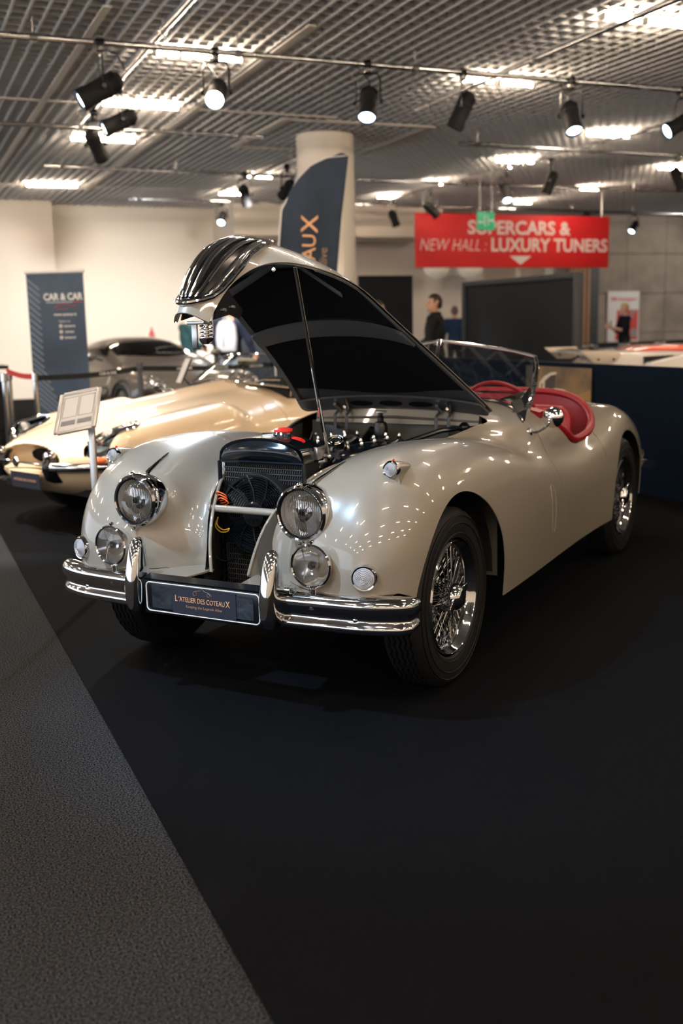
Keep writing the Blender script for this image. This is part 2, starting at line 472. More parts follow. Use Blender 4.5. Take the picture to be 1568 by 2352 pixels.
# ---- lit tubes let into the grid
def ceiling_tube(x, y, L, label):
    t = empty('ceiling_tube_light', (x, y, 3.90)); tag(t, label, 'light', 'tube lights in the ceiling grid')
    q = MB(); q.tube([(-L/2, 0, 0), (L/2, 0, 0)], .018, 10); q.obj('lit_tube', M_tube, t)
    q = MB(); q.tube([(0, 0, .03), (0, 0, .08)], .008, 6); q.box((-L/2-.015, 0, 0), (.03, .045, .045)); q.box((L/2+.015, 0, 0), (.03, .045, .045)); q.box((0, 0, .030), (L+.05, .03, .012)); q.obj('lamp_holder', M_beam, t)
    return t
seen = {(2.67, 10.41): (.21, 'short lit tube nearest the crossing of the two left pipes'), (2.94, 10.42): (.26, 'short lit tube in the middle of the row of three at left'), (3.27, 10.43): (.27, 'short lit tube above the glaring spotlight'),
 (2.95, 12.87): (.88, 'lit tube behind the second black spotlight at left'), (2.95, 15.26): (.85, 'lit tube behind the drooping black spotlight at left'), (2.95, 20.23): (.88, 'lit tube above the beige wall, the farthest at left'),
 (6.11, 8.05): (.38, 'short lit tube at the top right corner, left of the pipe'), (6.57, 8.05): (.39, 'lit tube running out of the picture at the top right corner'),
 (6.10, 10.5): (.36, 'short lit tube left of the pipe, above the right-hand spotlights'), (6.60, 10.54): (.40, 'short lit tube right of the pipe, above the right-hand spotlights'),
 (9.65, 13.0): (.72, 'lit tube right of centre behind the fourth spotlight'), (9.68, 15.5): (.70, 'lit tube above the exit sign'), (12.95, 15.52): (.70, 'lit tube at the right edge behind a black spotlight')}
for (x, y), (L, lab) in seen.items(): ceiling_tube(x*.981, y*.981, L*.981, lab)
for x in (-7.4, -3.95, -.5, 2.95, 6.36, 9.7, 13.1):          # the same rows carry on over the rest of the hall, beyond the frame
    for y in (-6.5, -4.1, -1.7, .75, 3.2, 5.6):
        ceiling_tube(x, y, .88, 'lit warm tube in the ceiling above and behind the viewer, outside the picture')
for x in (-7.4, -3.95, -.5):
    for y in (8.05, 10.45, 12.9, 15.3, 17.7): ceiling_tube(x, y, .88, 'lit warm tube in the ceiling left of the picture')
for x, y in ((9.7, 5.6), (13.1, 8.05), (13.1, 10.5), (16.5, 8.05), (16.5, 12.9)):
    ceiling_tube(x, y, .88, 'lit warm tube in the ceiling right of the picture')
for x, y, lab in ((9.5, 17.9, 'small warm lamp lighting the ceiling behind the exit sign'), (9.55, 20.1, 'small warm lamp at ceiling level right of the flag'), (12.95, 18.0, 'lit tube far right under the ceiling above the banner'), (12.95, 20.4, 'lit tube farthest right above the banner end'), (6.1, 17.9, 'small warm lamp at the ceiling left of the column'), (6.3, 20.3, 'small warm lamp at the ceiling near the far wall')):
    ceiling_tube(x, y, .42, lab)

# ---- round pipes carrying the spotlights
def pipe(x0, y0, x1, y1, label):
    z = 3.80 if abs(x1-x0) > 1 else 3.86
    t = empty('lighting_pipe', (x0, y0, z)); tag(t, label, 'pipe', 'pipes under the ceiling')
    dx, dy = x1-x0, y1-y0; L = math.hypot(dx, dy)
    q = MB(); q.tube([(0, 0, 0), (dx, dy, 0)], .026, 12); q.obj('tube', 'alu', t)
    n = max(2, int(L/1.8))
    for k in range(n+1):
        f = (k+.15)/(n+.3)
        h = MB(); h.tube([(dx*f, dy*f, 0), (dx*f, dy*f, 3.99-z)], .007, 6); h.lathe([(.033, -.03), (.036, 0), (.033, .03)], axis_to((dx, dy, 0), (dx*f, dy*f, 0)), 10); h.obj('hanger', 'steel', t)
    return t
for a in ((-2.5, 9.58, 10.5, 9.66, 'long bright pipe across the near ceiling carrying five spotlights'), (2.36, 5.5, 2.36, 14.9, 'pipe running away at left, carrying two spotlights'),
          (5.96, 4.5, 5.96, 11.7, 'pipe running away at the right, past the corner tubes'), (-2, 13.5, 4.7, 13.6, 'thin cross pipe behind the second left spotlight'),
          (7.45, 13.35, 14, 13.5, 'cross pipe right of the column carrying the edge spotlight'), (2.36, 16.8, 6.4, 17.0, 'cross pipe left of the column carrying small spotlights'),
          (9.55, 10.5, 9.55, 15.4, 'short pipe running away right of centre'), (7.6, 17.12, 15.5, 17.2, 'cross pipe far right above the exit sign'),
          (9.0, 20.6, 20, 20.95, 'farthest cross pipe above the red banner'), (4.4, 20.6, 7.6, 20.7, 'farthest cross pipe left of the flag'), (9.6, 15.5, 9.6, 21, 'far pipe running away toward the banner'), (5.9, 15.6, 5.9, 21.2, 'far pipe running away behind the flag')):
    pipe(*a)

# ---- theatre spotlights
M_lamp_on = mat('lit_cool_lens', (1, 1, 1), .3, emit=(.62, .80, 1.0), estr=9)
M_lamp_glare = mat('glaring_lens', (1, 1, 1), .3, emit=(.72, .86, 1.0), estr=90)
M_lamp_off = mat('dark_lens', (.02, .025, .03), .1)
def spotlight(x, y, d, label, lit=None, watts=0, cone=50, colour=(.8, .9, 1), s=1.0, zp=3.80, glare=False, group='spotlights hung from the pipes'):
    """clamp on the pipe, U-shaped yoke, can with a lens; d = aim"""
    t = empty('spotlight', (x, y, zp)); tag(t, label, 'spotlight', group)
    d = Vector(d).normalized(); side = d.cross(Vector((0, 0, 1))).normalized(); c = Vector((0, 0, -.34*s))
    q = MB(); q.box((0, 0, -.03), (.06*s, .06*s, .09*s)); q.lathe([(.042, -.03), (.045, 0), (.042, .03)], axis_to(side), 12); q.obj('clamp', 'black', t, bevel=.004)
    w = .115*s; q = MB(); h = Vector((0, 0, -.085*s))
    q.tube([c+side*w, c+side*w+Vector((0, 0, .2*s)), h+side*w*.8, h-side*w*.8, c-side*w+Vector((0, 0, .2*s)), c-side*w], .012*s, 8, flat=.5)
    q.obj('yoke', 'black', t)
    for sg in (-1, 1):
        q = MB(); q.lathe([(0, 0), (.022*s, 0), (.024*s, .012), (.018*s, .03), (0, .03)], axis_to(side*sg, c+side*sg*w), 10); q.obj('knob', 'black', t)
    A = axis_to(d, c)
    q = MB(); q.lathe([(0, -.17*s), (.05*s, -.165*s), (.075*s, -.13*s), (.082*s, -.10*s), (.082*s, -.05*s), (.088*s, -.045*s), (.088*s, -.03*s), (.082*s, -.025*s), (.080*s, .12*s), (.086*s, .13*s), (.088*s, .20*s), (.080*s, .20*s), (.076*s, .175*s)], A, 28)
    for k in range(5): q.lathe([(.076*s, -.125*s+.012*k*s), (.087*s, -.122*s+.012*k*s), (.087*s, -.119*s+.012*k*s), (.076*s, -.117*s+.012*k*s)], A, 24)
    q.obj('can', 'matt_black', t)
    q = MB(); q.lathe([(.079*s, .176*s), (.05*s, .188*s), (0, .192*s)], A, 24)
    q.obj('lens', (M_lamp_glare if glare else M_lamp_on) if lit else M_lamp_off, t)
    q = MB(); q.tube([c-d*.165*s, c-d*.22*s+Vector((0, 0, .03)), c-d*.16*s+side*.10+Vector((0, 0, .2*s)), Vector((0, 0, -.01))+side*.12], .006, 6); q.obj('cable', 'black', t)
    if watts:
        L = bpy.data.lights.new('beam', 'SPOT'); L.energy = watts; L.spot_size = math.radians(cone); L.spot_blend = .7; L.color = colour; L.shadow_soft_size = .05
        o = bpy.data.objects.new('beam', L); COL.objects.link(o); o.parent = t
        o.matrix_local = axis_to(-d, c+d*.205*s)
    return t
def F(x, y, z): X, Y = hall(x, y); return (X, Y, z)
W_ = SPOT_WATTS
spotlight(1.87, 9.58, F(-.86, -.30, -.50), 'big black spotlight turned left, the leftmost on the near pipe', True, W_['side'], 46, (1, .96, .9), 1.12)
spotlight(2.90, 9.62, F(-.02, -.86, -.50), 'spotlight glaring straight into the picture', True, W_['bright'], 60, (.80, .90, 1), 1.0, glare=True)
spotlight(4.39, 9.62, F(-.10, -.55, -.83), 'black spotlight with blue-white lens left of centre, near the column top', True, W_['cool'], 50)
spotlight(5.42, 9.63, F(-.42, .10, -.90), 'black spotlight seen from behind, lens hidden, between two lit ones')
spotlight(6.70, 9.64, F(.08, -.50, -.86), 'black spotlight with lit lens second from the right edge on the near pipe', True, W_['cool'], 50)
spotlight(8.13, 9.65, F(-.86, -.22, -.46), 'black spotlight at the right edge turned left', True, W_['cool'], 50)
spotlight(2.36, 11.2, F(-.86, -.30, -.42), 'black spotlight turned left, second on the pipe running away', True, W_['side'], 46, (1, .96, .9))
spotlight(2.36, 12.65, F(.20, .60, -.70), 'drooping black spotlight, the farthest on the left pipe', None, W_['wall'], 90, (1, .95, .89))
spotlight(5.50, 16.9, F(.12, .55, -.75), 'small black spotlight left of the flag', None, W_['wall'], 80, (1, .95, .89), s=.95)
spotlight(5.9, 16.0, F(-.5, .6, -.55), 'black spotlight half hidden behind the flag edge', None, W_['wall'], 90, (1, .95, .89), s=.95)
spotlight(6.25, 20.68, F(-.1, -.75, -.62), 'small far spotlight with lit lens left of the bonnet', True, W_['far'], s=.9)
spotlight(9.55, 19.8, F(.35, .2, -.9), 'small far spotlight between the column and the red banner', s=.95)
spotlight(9.6, 18.3, F(.7, .2, -.62), 'small far spotlight tilted right above the banner corner', s=.95)
spotlight(9.62, 15.65, F(.05, -.6, -.8), 'pale far spotlight with lit lens above the exit sign', True, W_['far'], s=.95)
spotlight(9.58, 14.3, F(-.35, .1, -.92), 'black spotlight tilted left on the short pipe right of centre', s=.95)
spotlight(11.3, 13.45, F(.4, .1, -.85), 'black spotlight at the right edge in front of a lit tube', s=.95)
spotlight(16.3, 20.85, F(-.5, -.45, -.74), 'small far spotlight above the concrete wall', True, W_['far'], s=.9)
for p, a, w, cn, cl in SPOTS_OFF:
    spotlight(p[0], p[1], Vector(a)-Vector(p), 'unseen black spotlight placed outside the picture to light the cars or the walls', True, w, cn, cl, group='spotlights outside the picture', zp=p[2]+.3)
# ---------------------------------------------------------------- roadster body solid (x: car's left, y: rearwards, z: up; origin on the floor under the front axle)
XO = spline([-.7, -.3, 0, .6, 1.3, 2.0, 2.6, 3.1, 3.6], [.79, .80, .80, .795, .77, .76, .775, .74, .66])
WT = spline([-.7, -.3, 0.05, .5, .9, 1.3, 1.7, 2.05, 2.5, 2.9, 3.3, 3.6], [.93, .93, .935, .90, .83, .765, .74, .785, .872, .868, .80, .72])
XC = spline([-.7, 0, .8, 1.6, 2.5, 3.6], [.55, .55, .56, .56, .56, .50])
CT = spline([-.7, -.3, .2, 1.0, 1.4, 2.3, 2.8, 3.3, 3.6], [.90, .93, .955, .985, .995, .992, .925, .78, .64])
CA = spline([-.5, -.2, 0, .5, 1.0, 1.5, 2.2, 3.0, 3.6], [.17, .25, .33, .52, .665, .675, .66, .60, .52])
def xk_body(x, y, z):
    x = np.abs(x)
    xc = XC(y); zw = .50
    fr = 1/(1+np.exp((y-.15)/.12))              # 1 in front of the axle, 0 behind
    A = np.where(x > xc, XO(y)-xc, .27+.12*fr)
    w = sweep(x, y, z, xc, A, zw, WT(y)-zw, .72, 2.15, (-.578, .04, 3.1), (3.62, 2.6, 2.2))
    bk = 1/(1+np.exp((.75-y)/.10))
    c = sweep(x, y, z, 0, CA(y), .50, CT(y)-.50, .9, 2.5+1.3*bk, (-.50, .10, 2.2), (3.63, 2.4, 2.2))
    b = smin(w, c, .06+.065*fr-.015*bk)
    p = capsule(x, y, z, (.374, -.40, .735), (.44, .10, .82), .098, .06)
    return smin(b, p, .08)
BA = spline([-.66, -.585, -.4, -.21, 0, .31, .7, 1.1], [.13, .15, .30, .465, .56, .72, 1.0, 1.2])
BT = spline([-.7, -.3, .2, 1.1], [.92, .945, .962, .99])
def xk_bonnet(x, y, z):
    return sweep(np.abs(x), y, z, 0, BA(y), .50, BT(y)-.50, .9, 2.2, (-.66, .0, 2.6), (9, 8, 2))
HINGE = (1.03, .955); BON_ANG = math.radians(34.5)
SILL = lambda y: np.interp(y, [-.7, -.47, -.40, -.34, .0, .4, 2.2, 2.9, 3.6], [.470, .468, .44, .40, .30, .262, .262, .28, .40])
def ARCH(P, yc, zc, r, low):       # >0 inside the arch
    dy = P[:, 1]-yc; dz = P[:, 2]-zc
    up = r-np.hypot(dy, dz)
    dn = r+low*np.clip(-dz, 0, None)-np.abs(dy)
    return np.where(np.abs(P[:, 0]) > .42, np.where(dz > 0, up, dn), -1)
BO = spline([-.3, -.021, .078, .18, .281, .403, .554, .686, .841, 1.026, 1.266, 1.82, 2.1], [.05, .078, .094, .110, .126, .150, .186, .215, .262, .311, .37, .49, .53])
def opening(P):                    # <0 inside the bonnet opening
    x = np.abs(P[:, 0]); y = P[:, 1]; z = P[:, 2]
    return np.maximum(smax(x-BO(y+z), y-1.0, .08), .385-z)
def clip_body(P, T):
    P, T = clip(P, T, lambda P: SILL(P[:, 1])-P[:, 2])
    P, T = clip(P, T, lambda P: ARCH(P, -.01, .36, .397, .05))
    P, T = clip(P, T, lambda P: ARCH(P, 2.62, .36, .375, .04))
    P, T = clip(P, T, lambda P: -opening(P))
    P, T = clip(P, T, lambda P: -cockpit(P))
    return P, T
def cockpit(P):
    x = np.abs(P[:, 0]); y = P[:, 1]
    return np.maximum(((x/.667)**3.2+(np.abs(y-1.955)/.535)**3.2)**(1/3.2)*.6-.6, .6-P[:, 2])
BE = spline([-.4, -.145, .1, .38, .63, .85, 1.21, 1.64, 1.9, 2.2], [.07, .08, .11, .19, .31, .355, .40, .465, .515, .56])
def bonnet_edge(P):
    x = np.abs(P[:, 0]); y = P[:, 1]; z = P[:, 2]
    return np.maximum(smax(x-BE(y+z), y-1.0, .06), .388-z)
def clip_bonnet(P, T):
    return clip(P, T, bonnet_edge)
# ---------------------------------------------------------------- the pearl grey roadster
_cx, _cy = hall(-.2096, 4.3205)
CAR = empty('classic_roadster', (_cx, _cy, .006), -(CAR_YAW+HALL))
tag(CAR, 'pearl grey open roadster with its bonnet raised and red leather seats', 'car')

def body_hit(y, z, sgn=1):           # x of the body side at (y, z)
    xs = np.linspace(1.0, .2, 400); v = xk_body(xs, np.full(400, y), np.full(400, z)); i = np.where(v < 0)[0]
    return sgn*float(xs[i[0]]) if len(i) else 0.
def body_top(x, y):
    zs = np.linspace(1.2, .3, 600); v = xk_body(np.full(600, abs(x)), np.full(600, y), zs); i = np.where(v < 0)[0]
    return float(zs[i[0]]) if len(i) else .5
def body_front(x, z):
    ys = np.linspace(-.8, 1.2, 800); v = xk_body(np.full(800, abs(x)), ys, np.full(800, z)); i = np.where(v < 0)[0]
    return float(ys[i[0]]) if len(i) else 0.
def on_body(P, off=0.):
    P = snap(xk_body, np.array(P, float)); N = grad(xk_body, P); N /= np.linalg.norm(N, axis=1, keepdims=True)
    return P+N*off

_P, _Q = surface_nets(xk_body, (-.9, -.75, .1), (.9, 3.72, 1.1), .0165)
_P = snap(xk_body, _P); _T = tris(_Q)
_P, _T = clip_body(_P, _T)
# doors: front shut line near y=1.29, rear one near y=2.14
def doorF(P):
    x, y, z = P.T
    return np.maximum(np.maximum(1.288+.0*z-y, y-(2.135-.15*np.clip(z-.72, 0, 1))), np.maximum(.50-np.abs(x), z-1.2))
def side(P, s): return -s*P[:, 0]
GAP = .0035
Pb, Tb = clip(_P, _T, lambda P: GAP-doorF(P))
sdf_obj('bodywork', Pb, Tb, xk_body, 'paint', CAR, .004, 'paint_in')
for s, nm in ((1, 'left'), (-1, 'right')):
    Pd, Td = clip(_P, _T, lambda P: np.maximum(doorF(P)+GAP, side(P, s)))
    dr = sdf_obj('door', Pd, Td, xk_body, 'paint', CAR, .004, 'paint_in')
# fresh-air flap: a thin raised outline ahead of the door
b = MB(); zz = [(1.085, .405), (1.125, .42), (1.135, .60), (1.10, .625), (1.075, .60), (1.07, .43)]
zz = sm(zz, 6, True); pts = on_body([(body_hit(y, z)+.0, y, z) for y, z in zz], .0008)
b.tube([tuple(p) for p in pts], .0012, 6, closed=True); b.obj('air_flap_outline', 'paint', CAR)

# front apron shelf and floor pan, so that no light passes through the shell
for s in (-1, 1):
    b = MB(); pts = []
    for x in (.10, .2, .3, .4, .5, .6, .70): pts.append((s*x, body_front(x, .47)+.02))
    fr = [(s*x, -.598+.16*(x/.72)**3) for x in (.70, .6, .5, .4, .3, .2, .13)]
    b.prism(pts+fr, .006, Matrix.Translation((0, 0, .460))); b.obj('front_apron', 'paint', CAR, flat=True)
b = MB(); b.box((0, 1.0, .30), (1.10, 2.7, .02)); b.box((0, 2.95, .36), (1.1, 1.1, .02)); b.box((0, 1.55, .285), (1.46, 1.5, .02)); b.obj('underbody', 'matt_black', CAR, flat=True)
# wheel housings (dark), both axles
for s in (-1, 1):
    for yc, r, w0 in ((-.01, .405, .40), (2.62, .385, .46)):
        b = MB()
        ring = [(s*x, yc+r*math.cos(a), max(.25, .36+r*math.sin(a))) for x in (.735,) for a in [PI*k/14 for k in range(15)]]
        ring2 = [(s*w0, p[1], p[2]) for p in ring]
        b.loft([[(p[0], p[1], p[2]) for p in ring], ring2], caps=False, closed=False)
        b.add(ring2+[(s*w0, yc, .25)], [tuple(range(len(ring2)+1))]); b.obj('wheel_housing', 'matt_black', CAR, flat=True)
# painted splash panel ahead of the sill, seen through the arch
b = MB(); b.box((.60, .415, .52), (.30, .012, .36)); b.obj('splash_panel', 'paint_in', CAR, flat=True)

# rolled lip along the bonnet opening
for s in (-1, 1):
    ov = np.abs(opening(Pb)); sel = Pb[(ov < .0015) & (Pb[:, 0]*s > 0) & (Pb[:, 1] < .90) & (Pb[:, 2] > .468)]
    sel = sel[np.argsort(sel[:, 1]+sel[:, 2])]; ch = [sel[0]]
    for q in sel[1:]:
        if np.linalg.norm(q-ch[-1]) > .018: ch.append(q)
    b = MB(); b.tube(sm([(x+s*.002, y+.002, z-.003) for x, y, z in ch], 2), .0065, 8); b.obj('opening_lip', 'paint', CAR)
# ---- raised bonnet
BON = empty('bonnet', parent=CAR)
hy, hz = HINGE
BON.matrix_local = Matrix.Translation((0, hy, hz)) @ Matrix.Rotation(-BON_ANG, 4, 'X') @ Matrix.Translation((0, -hy, -hz))
_Pn, _Qn = surface_nets(xk_bonnet, (-.75, -.75, .3), (.75, 1.15, 1.1), .0145); _Pn = snap(xk_bonnet, _Pn); _Tn = tris(_Qn)
Pk, Tk = clip_bonnet(_Pn, _Tn)
sdf_obj('bonnet_skin', Pk, Tk, xk_bonnet, 'paint', BON, .003, 'dark_metal')
def inner(name, reg, off, m, th=.004):
    P, T = clip(_Pn, _Tn, reg); return sdf_obj(name, P, T, xk_bonnet, m, BON, th, m, off=-off)
edge = lambda P, d: bonnet_edge(P)+d
inner('nose_lining', lambda P: np.maximum(edge(P, .004), P[:, 1]+.27-.25*np.clip(P[:, 2]-.9, -1, 0)), .004, 'primer')
inner('nose_flange', lambda P: np.maximum(edge(P, .003), np.maximum(-edge(P, .045), P[:, 1]+.12)), .009, 'primer', .004)
inner('sound_pad', lambda P: np.maximum(edge(P, .028), np.maximum(-.16-P[:, 1], P[:, 1]-.20)), .008, 'pad', .008)
inner('sound_pad', lambda P: np.maximum(edge(P, .028), np.maximum(.33-P[:, 1], P[:, 1]-.80-.06*np.cos(P[:, 0]*5))), .008, 'pad', .008)
inner('hoop_brace', lambda P: np.maximum(edge(P, .006), np.abs(P[:, 1]-.265)-.055), .020, 'dark_metal', .012)
inner('hoop_brace', lambda P: np.maximum(edge(P, .006), np.abs(P[:, 1]-.935)-.055), .016, 'dark_metal', .010)
inner('edge_flange', lambda P: np.maximum(edge(P, .002), np.maximum(-edge(P, .024), np.abs(P[:, 1]-.3)-.62)), .010, 'dark_metal', .008)
for x in (-.16, .0, .16):                       # three oval vent holes in the rear brace
    P = on = snap(xk_bonnet, np.array([(x, .935, 1.0)])); z = float(P[0, 2])
    b = MB(); b.lathe([(0, 0), (1, 0), (1, .004), (0, .004)], Matrix.Translation((x, .935, z-.034)) @ Matrix.Diagonal((.062, .022, 1, 1)), 24); b.obj('vent_hole', 'pad', BON)
# diagonal bulkhead stays of the nose
for s in (-1, 1):
    b = MB(); b.tube([(s*.05, -.20, .93), (s*.28, -.16, .80)], .018, 6, flat=.25); b.obj('stay', 'dark_metal', BON)
    b = MB(); M = face((s*.070, 0, 0), (0, 1, 0), (0, 0, 1))
    b.prism([(-.570, .415), (-.592, .50), (-.580, .555), (-.50, .548), (-.44, .545), (-.44, .505), (-.50, .485)], .006, M)
    b.obj('catch_bracket', 'black', BON)
    for u, v in ((-.54, .475), (-.50, .515)):
        b = MB(); b.lathe([(.008, 0), (.006, .012), (0, .013)], M @ Matrix.Translation((u, v, .004)), 8); b.obj('bracket_bolt', 'steel', BON)
for y, z in ((-.34, .80), (-.42, .70), (-.26, .86)):
    b = MB(); p = snap(xk_bonnet, np.array([(.95*float(BE(y+z)), y, z)]))[0]; b.ball(tuple(p-np.array([.012, 0, .0])), .008, 10); b.obj('rubber_stop', 'white', BON)
# spring catch hanging from the nose
CT_ = empty('spring_catch', parent=BON); 
Mc = Matrix.Translation((.02, -.575, .40)) @ Matrix.Rotation(.60, 4, 'X')
b = MB(); b.box((0, 0, .0), (.075, .05, .012)); b.box((-.012, -.012, -.045), (.022, .010, .085), taper=1.0); b.obj('latch_plate', 'steel', CT_, Mc, bevel=.002)
b = MB(); b.tube([(.024+.020*math.cos(k*.45), .006+.020*math.sin(k*.45), -.004-.0009*k) for k in range(64)], .0035, 6); b.obj('coil_spring', 'chrome', CT_, Mc)
b = MB(); b.lathe([(0, -.075), (.018, -.075), (.026, -.060), (.026, -.052), (.010, -.050), (.010, 0)], Matrix.Translation((.024, .006, 0)), 18); b.obj('latch_pin', 'chrome', CT_, Mc)

# ---- grille on the nose: chrome frame, backing, seven slats, badge
NA = [-13.5, -12.5, -10, -6, 0, 10, 24, 45, 60, 68, 74, 77]; NW = [0, .025, .048, .066, .078, .088, .095, .098, .088, .068, .035, 0]
def nose_grid(us, vs, off):          # u across (-1..1), v along (0 bottom .. 1 top)
    out = []
    ts = np.linspace(.05, .75, 700)
    for v in vs:
        a = -13.5+90.5*v; w = float(np.interp(a, NA, NW)); ca, sa = math.cos(math.radians(a)), math.sin(math.radians(a))
        for u in us:
            val = xk_bonnet(np.full(700, abs(u*w)), -.25-ts*ca, .52+ts*sa); k = np.where(val < 0)[0]
            t = ts[k[-1]] if len(k) else .3
            out.append((u*w, -.25-t*ca, .52+t*sa))
    Pn = np.array(out); N = grad(xk_bonnet, Pn); N /= np.linalg.norm(N, axis=1, keepdims=True)
    return (Pn+N*off).reshape(len(vs), len(us), 3)
GR = empty('grille', parent=BON)
NV = np.concatenate([[0, .004, .011, .02, .04, .08], np.linspace(.12, .86, 26), [.89, .92, .945, .965, .985, 1]])
loop = nose_grid([-1], NV, .006)[:, 0].tolist()+nose_grid([1], NV[::-1], .006)[1:-1, 0].tolist()
b = MB(); b.tube(loop, .0105, 10, closed=True); b.obj('grille_frame', 'chrome', GR)
b = MB(); G = nose_grid(np.linspace(-.97, .97, 15), np.linspace(.02, .98, 34), .002); b.loft([r.tolist() for r in G], caps=False, closed=False); b.obj('grille_backing', 'black', GR)
for k in range(7):
    u = -.84+1.68*k/6; vs = np.linspace(.035+.03*u*u, .955-.05*abs(u), 34)
    c = nose_grid([u], vs, .006)[:, 0]
    b = MB(); b.tube(c.tolist(), [.003]+[.0078*(.6+.4*math.sin(PI*(.2+.6*t))) for t in np.linspace(0, 1, 32)]+[.0025], 10, flat=1.5); b.obj('grille_slat', 'chrome', GR)
bp = nose_grid([0], [.955], .012)[0, 0]; bn = nose_grid([0], [.955], .05)[0, 0]-bp
b = MB(); b.lathe([(0, .006), (.018, .006), (.025, .002), (.027, -.004), (.020, -.012)], axis_to(bn, bp), 24); bd = b.obj('badge', 'chrome', GR)
b = MB(); b.lathe([(0, .009), (.012, .0085), (.017, .006)], axis_to(bn, bp), 20); b.obj('badge_centre', 'red', bd)
# prop rod
b = MB(); b.tube([(.20, -.02, .845), (.218, -.274, 1.60)], .0075, 10); b.tube([(.205, -.02, .845), (.19, .03, .85)], .010, 8); b.obj('prop_rod', 'chrome', CAR)
# hinges
for x in (-.28, .27):
    h = empty('bonnet_hinge', parent=CAR)
    b = MB()
    for dx in (-.032, .032): b.tube([(x+dx, 1.00, .968), (x+dx, .955, .945), (x+dx, .95, .86), (x+dx, .99, .84)], .009, 6, flat=.5)
    b.box((x, .95, .86), (.075, .02, .03)); b.obj('hinge_frame', 'dark_metal', h)
    b = MB(); b.tube([(x+.02, .99, .965), (x+.045, .93, 1.00), (x+.05, .90, 1.03)], .010, 6); b.tube([(x-.02, .99, .965), (x-.02, .93, 1.00)], .009, 6)
    for dz in (0, .03): b.lathe([(.010, 0), (.008, .012), (0, .012)], axis_to((.6, -.7, .2), (x+.03, .935, .985+dz)), 8)
    b.obj('hinge_arm', 'steel', h)

# ---- engine bay
b = MB()
for s in (-1, 1):
    tt = [.12, .25, .4, .55, .686, .841, 1.026, 1.266, 1.55, 1.85]
    top = [(s*(float(BO(t))+.012), y, z) for t, y, z in zip(tt, (-.44, -.40, -.33, -.23, -.136, -.01, .161, .394, .66, .96), (.55, .65, .73, .775, .815, .845, .858, .868, .885, .90))]
    b.add(top+[(s*(abs(p[0])+.03), p[1], .36) for p in top], [(i, i+1, len(top)+i+1, len(top)+i) for i in range(len(top)-1)])
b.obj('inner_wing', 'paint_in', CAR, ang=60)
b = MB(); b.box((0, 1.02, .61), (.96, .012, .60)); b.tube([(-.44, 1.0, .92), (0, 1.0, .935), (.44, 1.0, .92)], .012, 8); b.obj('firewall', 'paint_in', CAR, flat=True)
b = MB()                                                     # body-coloured drip channel below the rear edge of the opening
b.loft([[(x, .985, .905), (x, 1.0, .955+.02*(1-(x/.5)**2)), (x, 1.03, .97+.02*(1-(x/.5)**2)), (x, 1.03, .90)] for x in np.linspace(-.44, .44, 13)]); b.obj('scuttle_channel', 'paint', CAR)
ENG = empty('engine', parent=CAR)
b = MB(); b.box((0, .46, .66), (.36, .74, .26)); b.obj('cylinder_block', 'black', ENG, bevel=.02)
for x in (-.115, .125):
    y0 = .16 if x > 0 else .20; y1 = .76
    ring = lambda y, k: [(x+.062*k*math.cos(a), y, .80+.075*k*max(0, math.sin(a))**.8) for a in [PI*j/12 for j in range(13)]]+[(x-.068*k, y, .775), (x+.068*k, y, .775)][::1]
    b = MB(); b.loft([ring(y0, .8), ring(y0+.02, 1), ring(y1-.02, 1), ring(y1, .8)]); b.obj('cam_cover', 'rad_black', ENG, ang=40)
    for k in range(5):
        yy = y0+.05+k*.125
        for dx in ((-.034, .036)):
            b = MB(); b.lathe([(.011, 0), (.011, .010), (.008, .012), (.008, .022), (.005, .029), (0, .03)], Matrix.Translation((x+dx, yy, .862)), 10); b.obj('acorn_nut', 'chrome', ENG)
    b = MB(); b.box((x, (y0+y1)/2, .775), (.165, y1-y0+.03, .02)); b.obj('gasket_flange', 'alu', ENG)
b = MB(); b.lathe([(0, .03), (.030, .03), (.044, .024), (.046, .004), (.040, -.01), (.03, -.03), (.03, -.06)], axis_to((.15, -.45, .9), (.11, .20, .885)), 28)
for k in range(2): b.lathe([(.020+.012*k, .031), (.022+.012*k, .034), (.024+.012*k, .031)], axis_to((.15, -.45, .9), (.11, .20, .885)), 24)
b.obj('oil_filler_cap', 'chrome', ENG)
b = MB(); b.loft([[(.02+rx*math.cos(a), yy, .83+rz*math.sin(a)) for a in [2*PI*k/14 for k in range(14)]] for yy, rx, rz in ((-.04, .03, .02), (.02, .085, .045), (.12, .10, .055), (.2, .06, .04))]); b.obj('water_pump_housing', 'alu', ENG)
b = MB(); b.lathe([(.034, 0), (.034, .06), (.028, .08), (.016, .085), (.016, .105), (.012, .11), (.012, .125)], Matrix.Translation((-.02, .88, .84)), 18); b.tube([(-.02, .89, .86), (-.08, .9, .88), (-.13, .93, .83), (-.13, .97, .80)], .02, 8); b.obj('fluid_reservoir', 'black', CAR)
b = MB(); b.lathe([(.018, 0), (.030, .003), (.030, .010), (0, .012)], Matrix.Translation((-.02, .88, .965)), 18); b.obj('reservoir_cap', 'steel', CAR)
b = MB(); b.tube([(.20, .70, .85), (.30, .86, .89), (.37, .985, .895)], .012, 8); b.ball((.37, .985, .895), .028, 12); b.obj('control_linkage', 'black', CAR)
for p, r_, mm in (((-.36, .99, .85), .012, 'steel'), ((-.44, .98, .84), .01, 'steel'), ((-.30, .985, .835), .012, 'steel'), ((-.2, .2, .865), .016, 'alu'), ((-.22, .1, .87), .014, 'alu')):
    b = MB(); b.ball(p, r_, 10); b.obj('bolt', mm, CAR)
b = MB(); b.box((-.35, .985, .86), (.07, .03, .06)); b.obj('relay_box', 'dark_metal', CAR, bevel=.004)

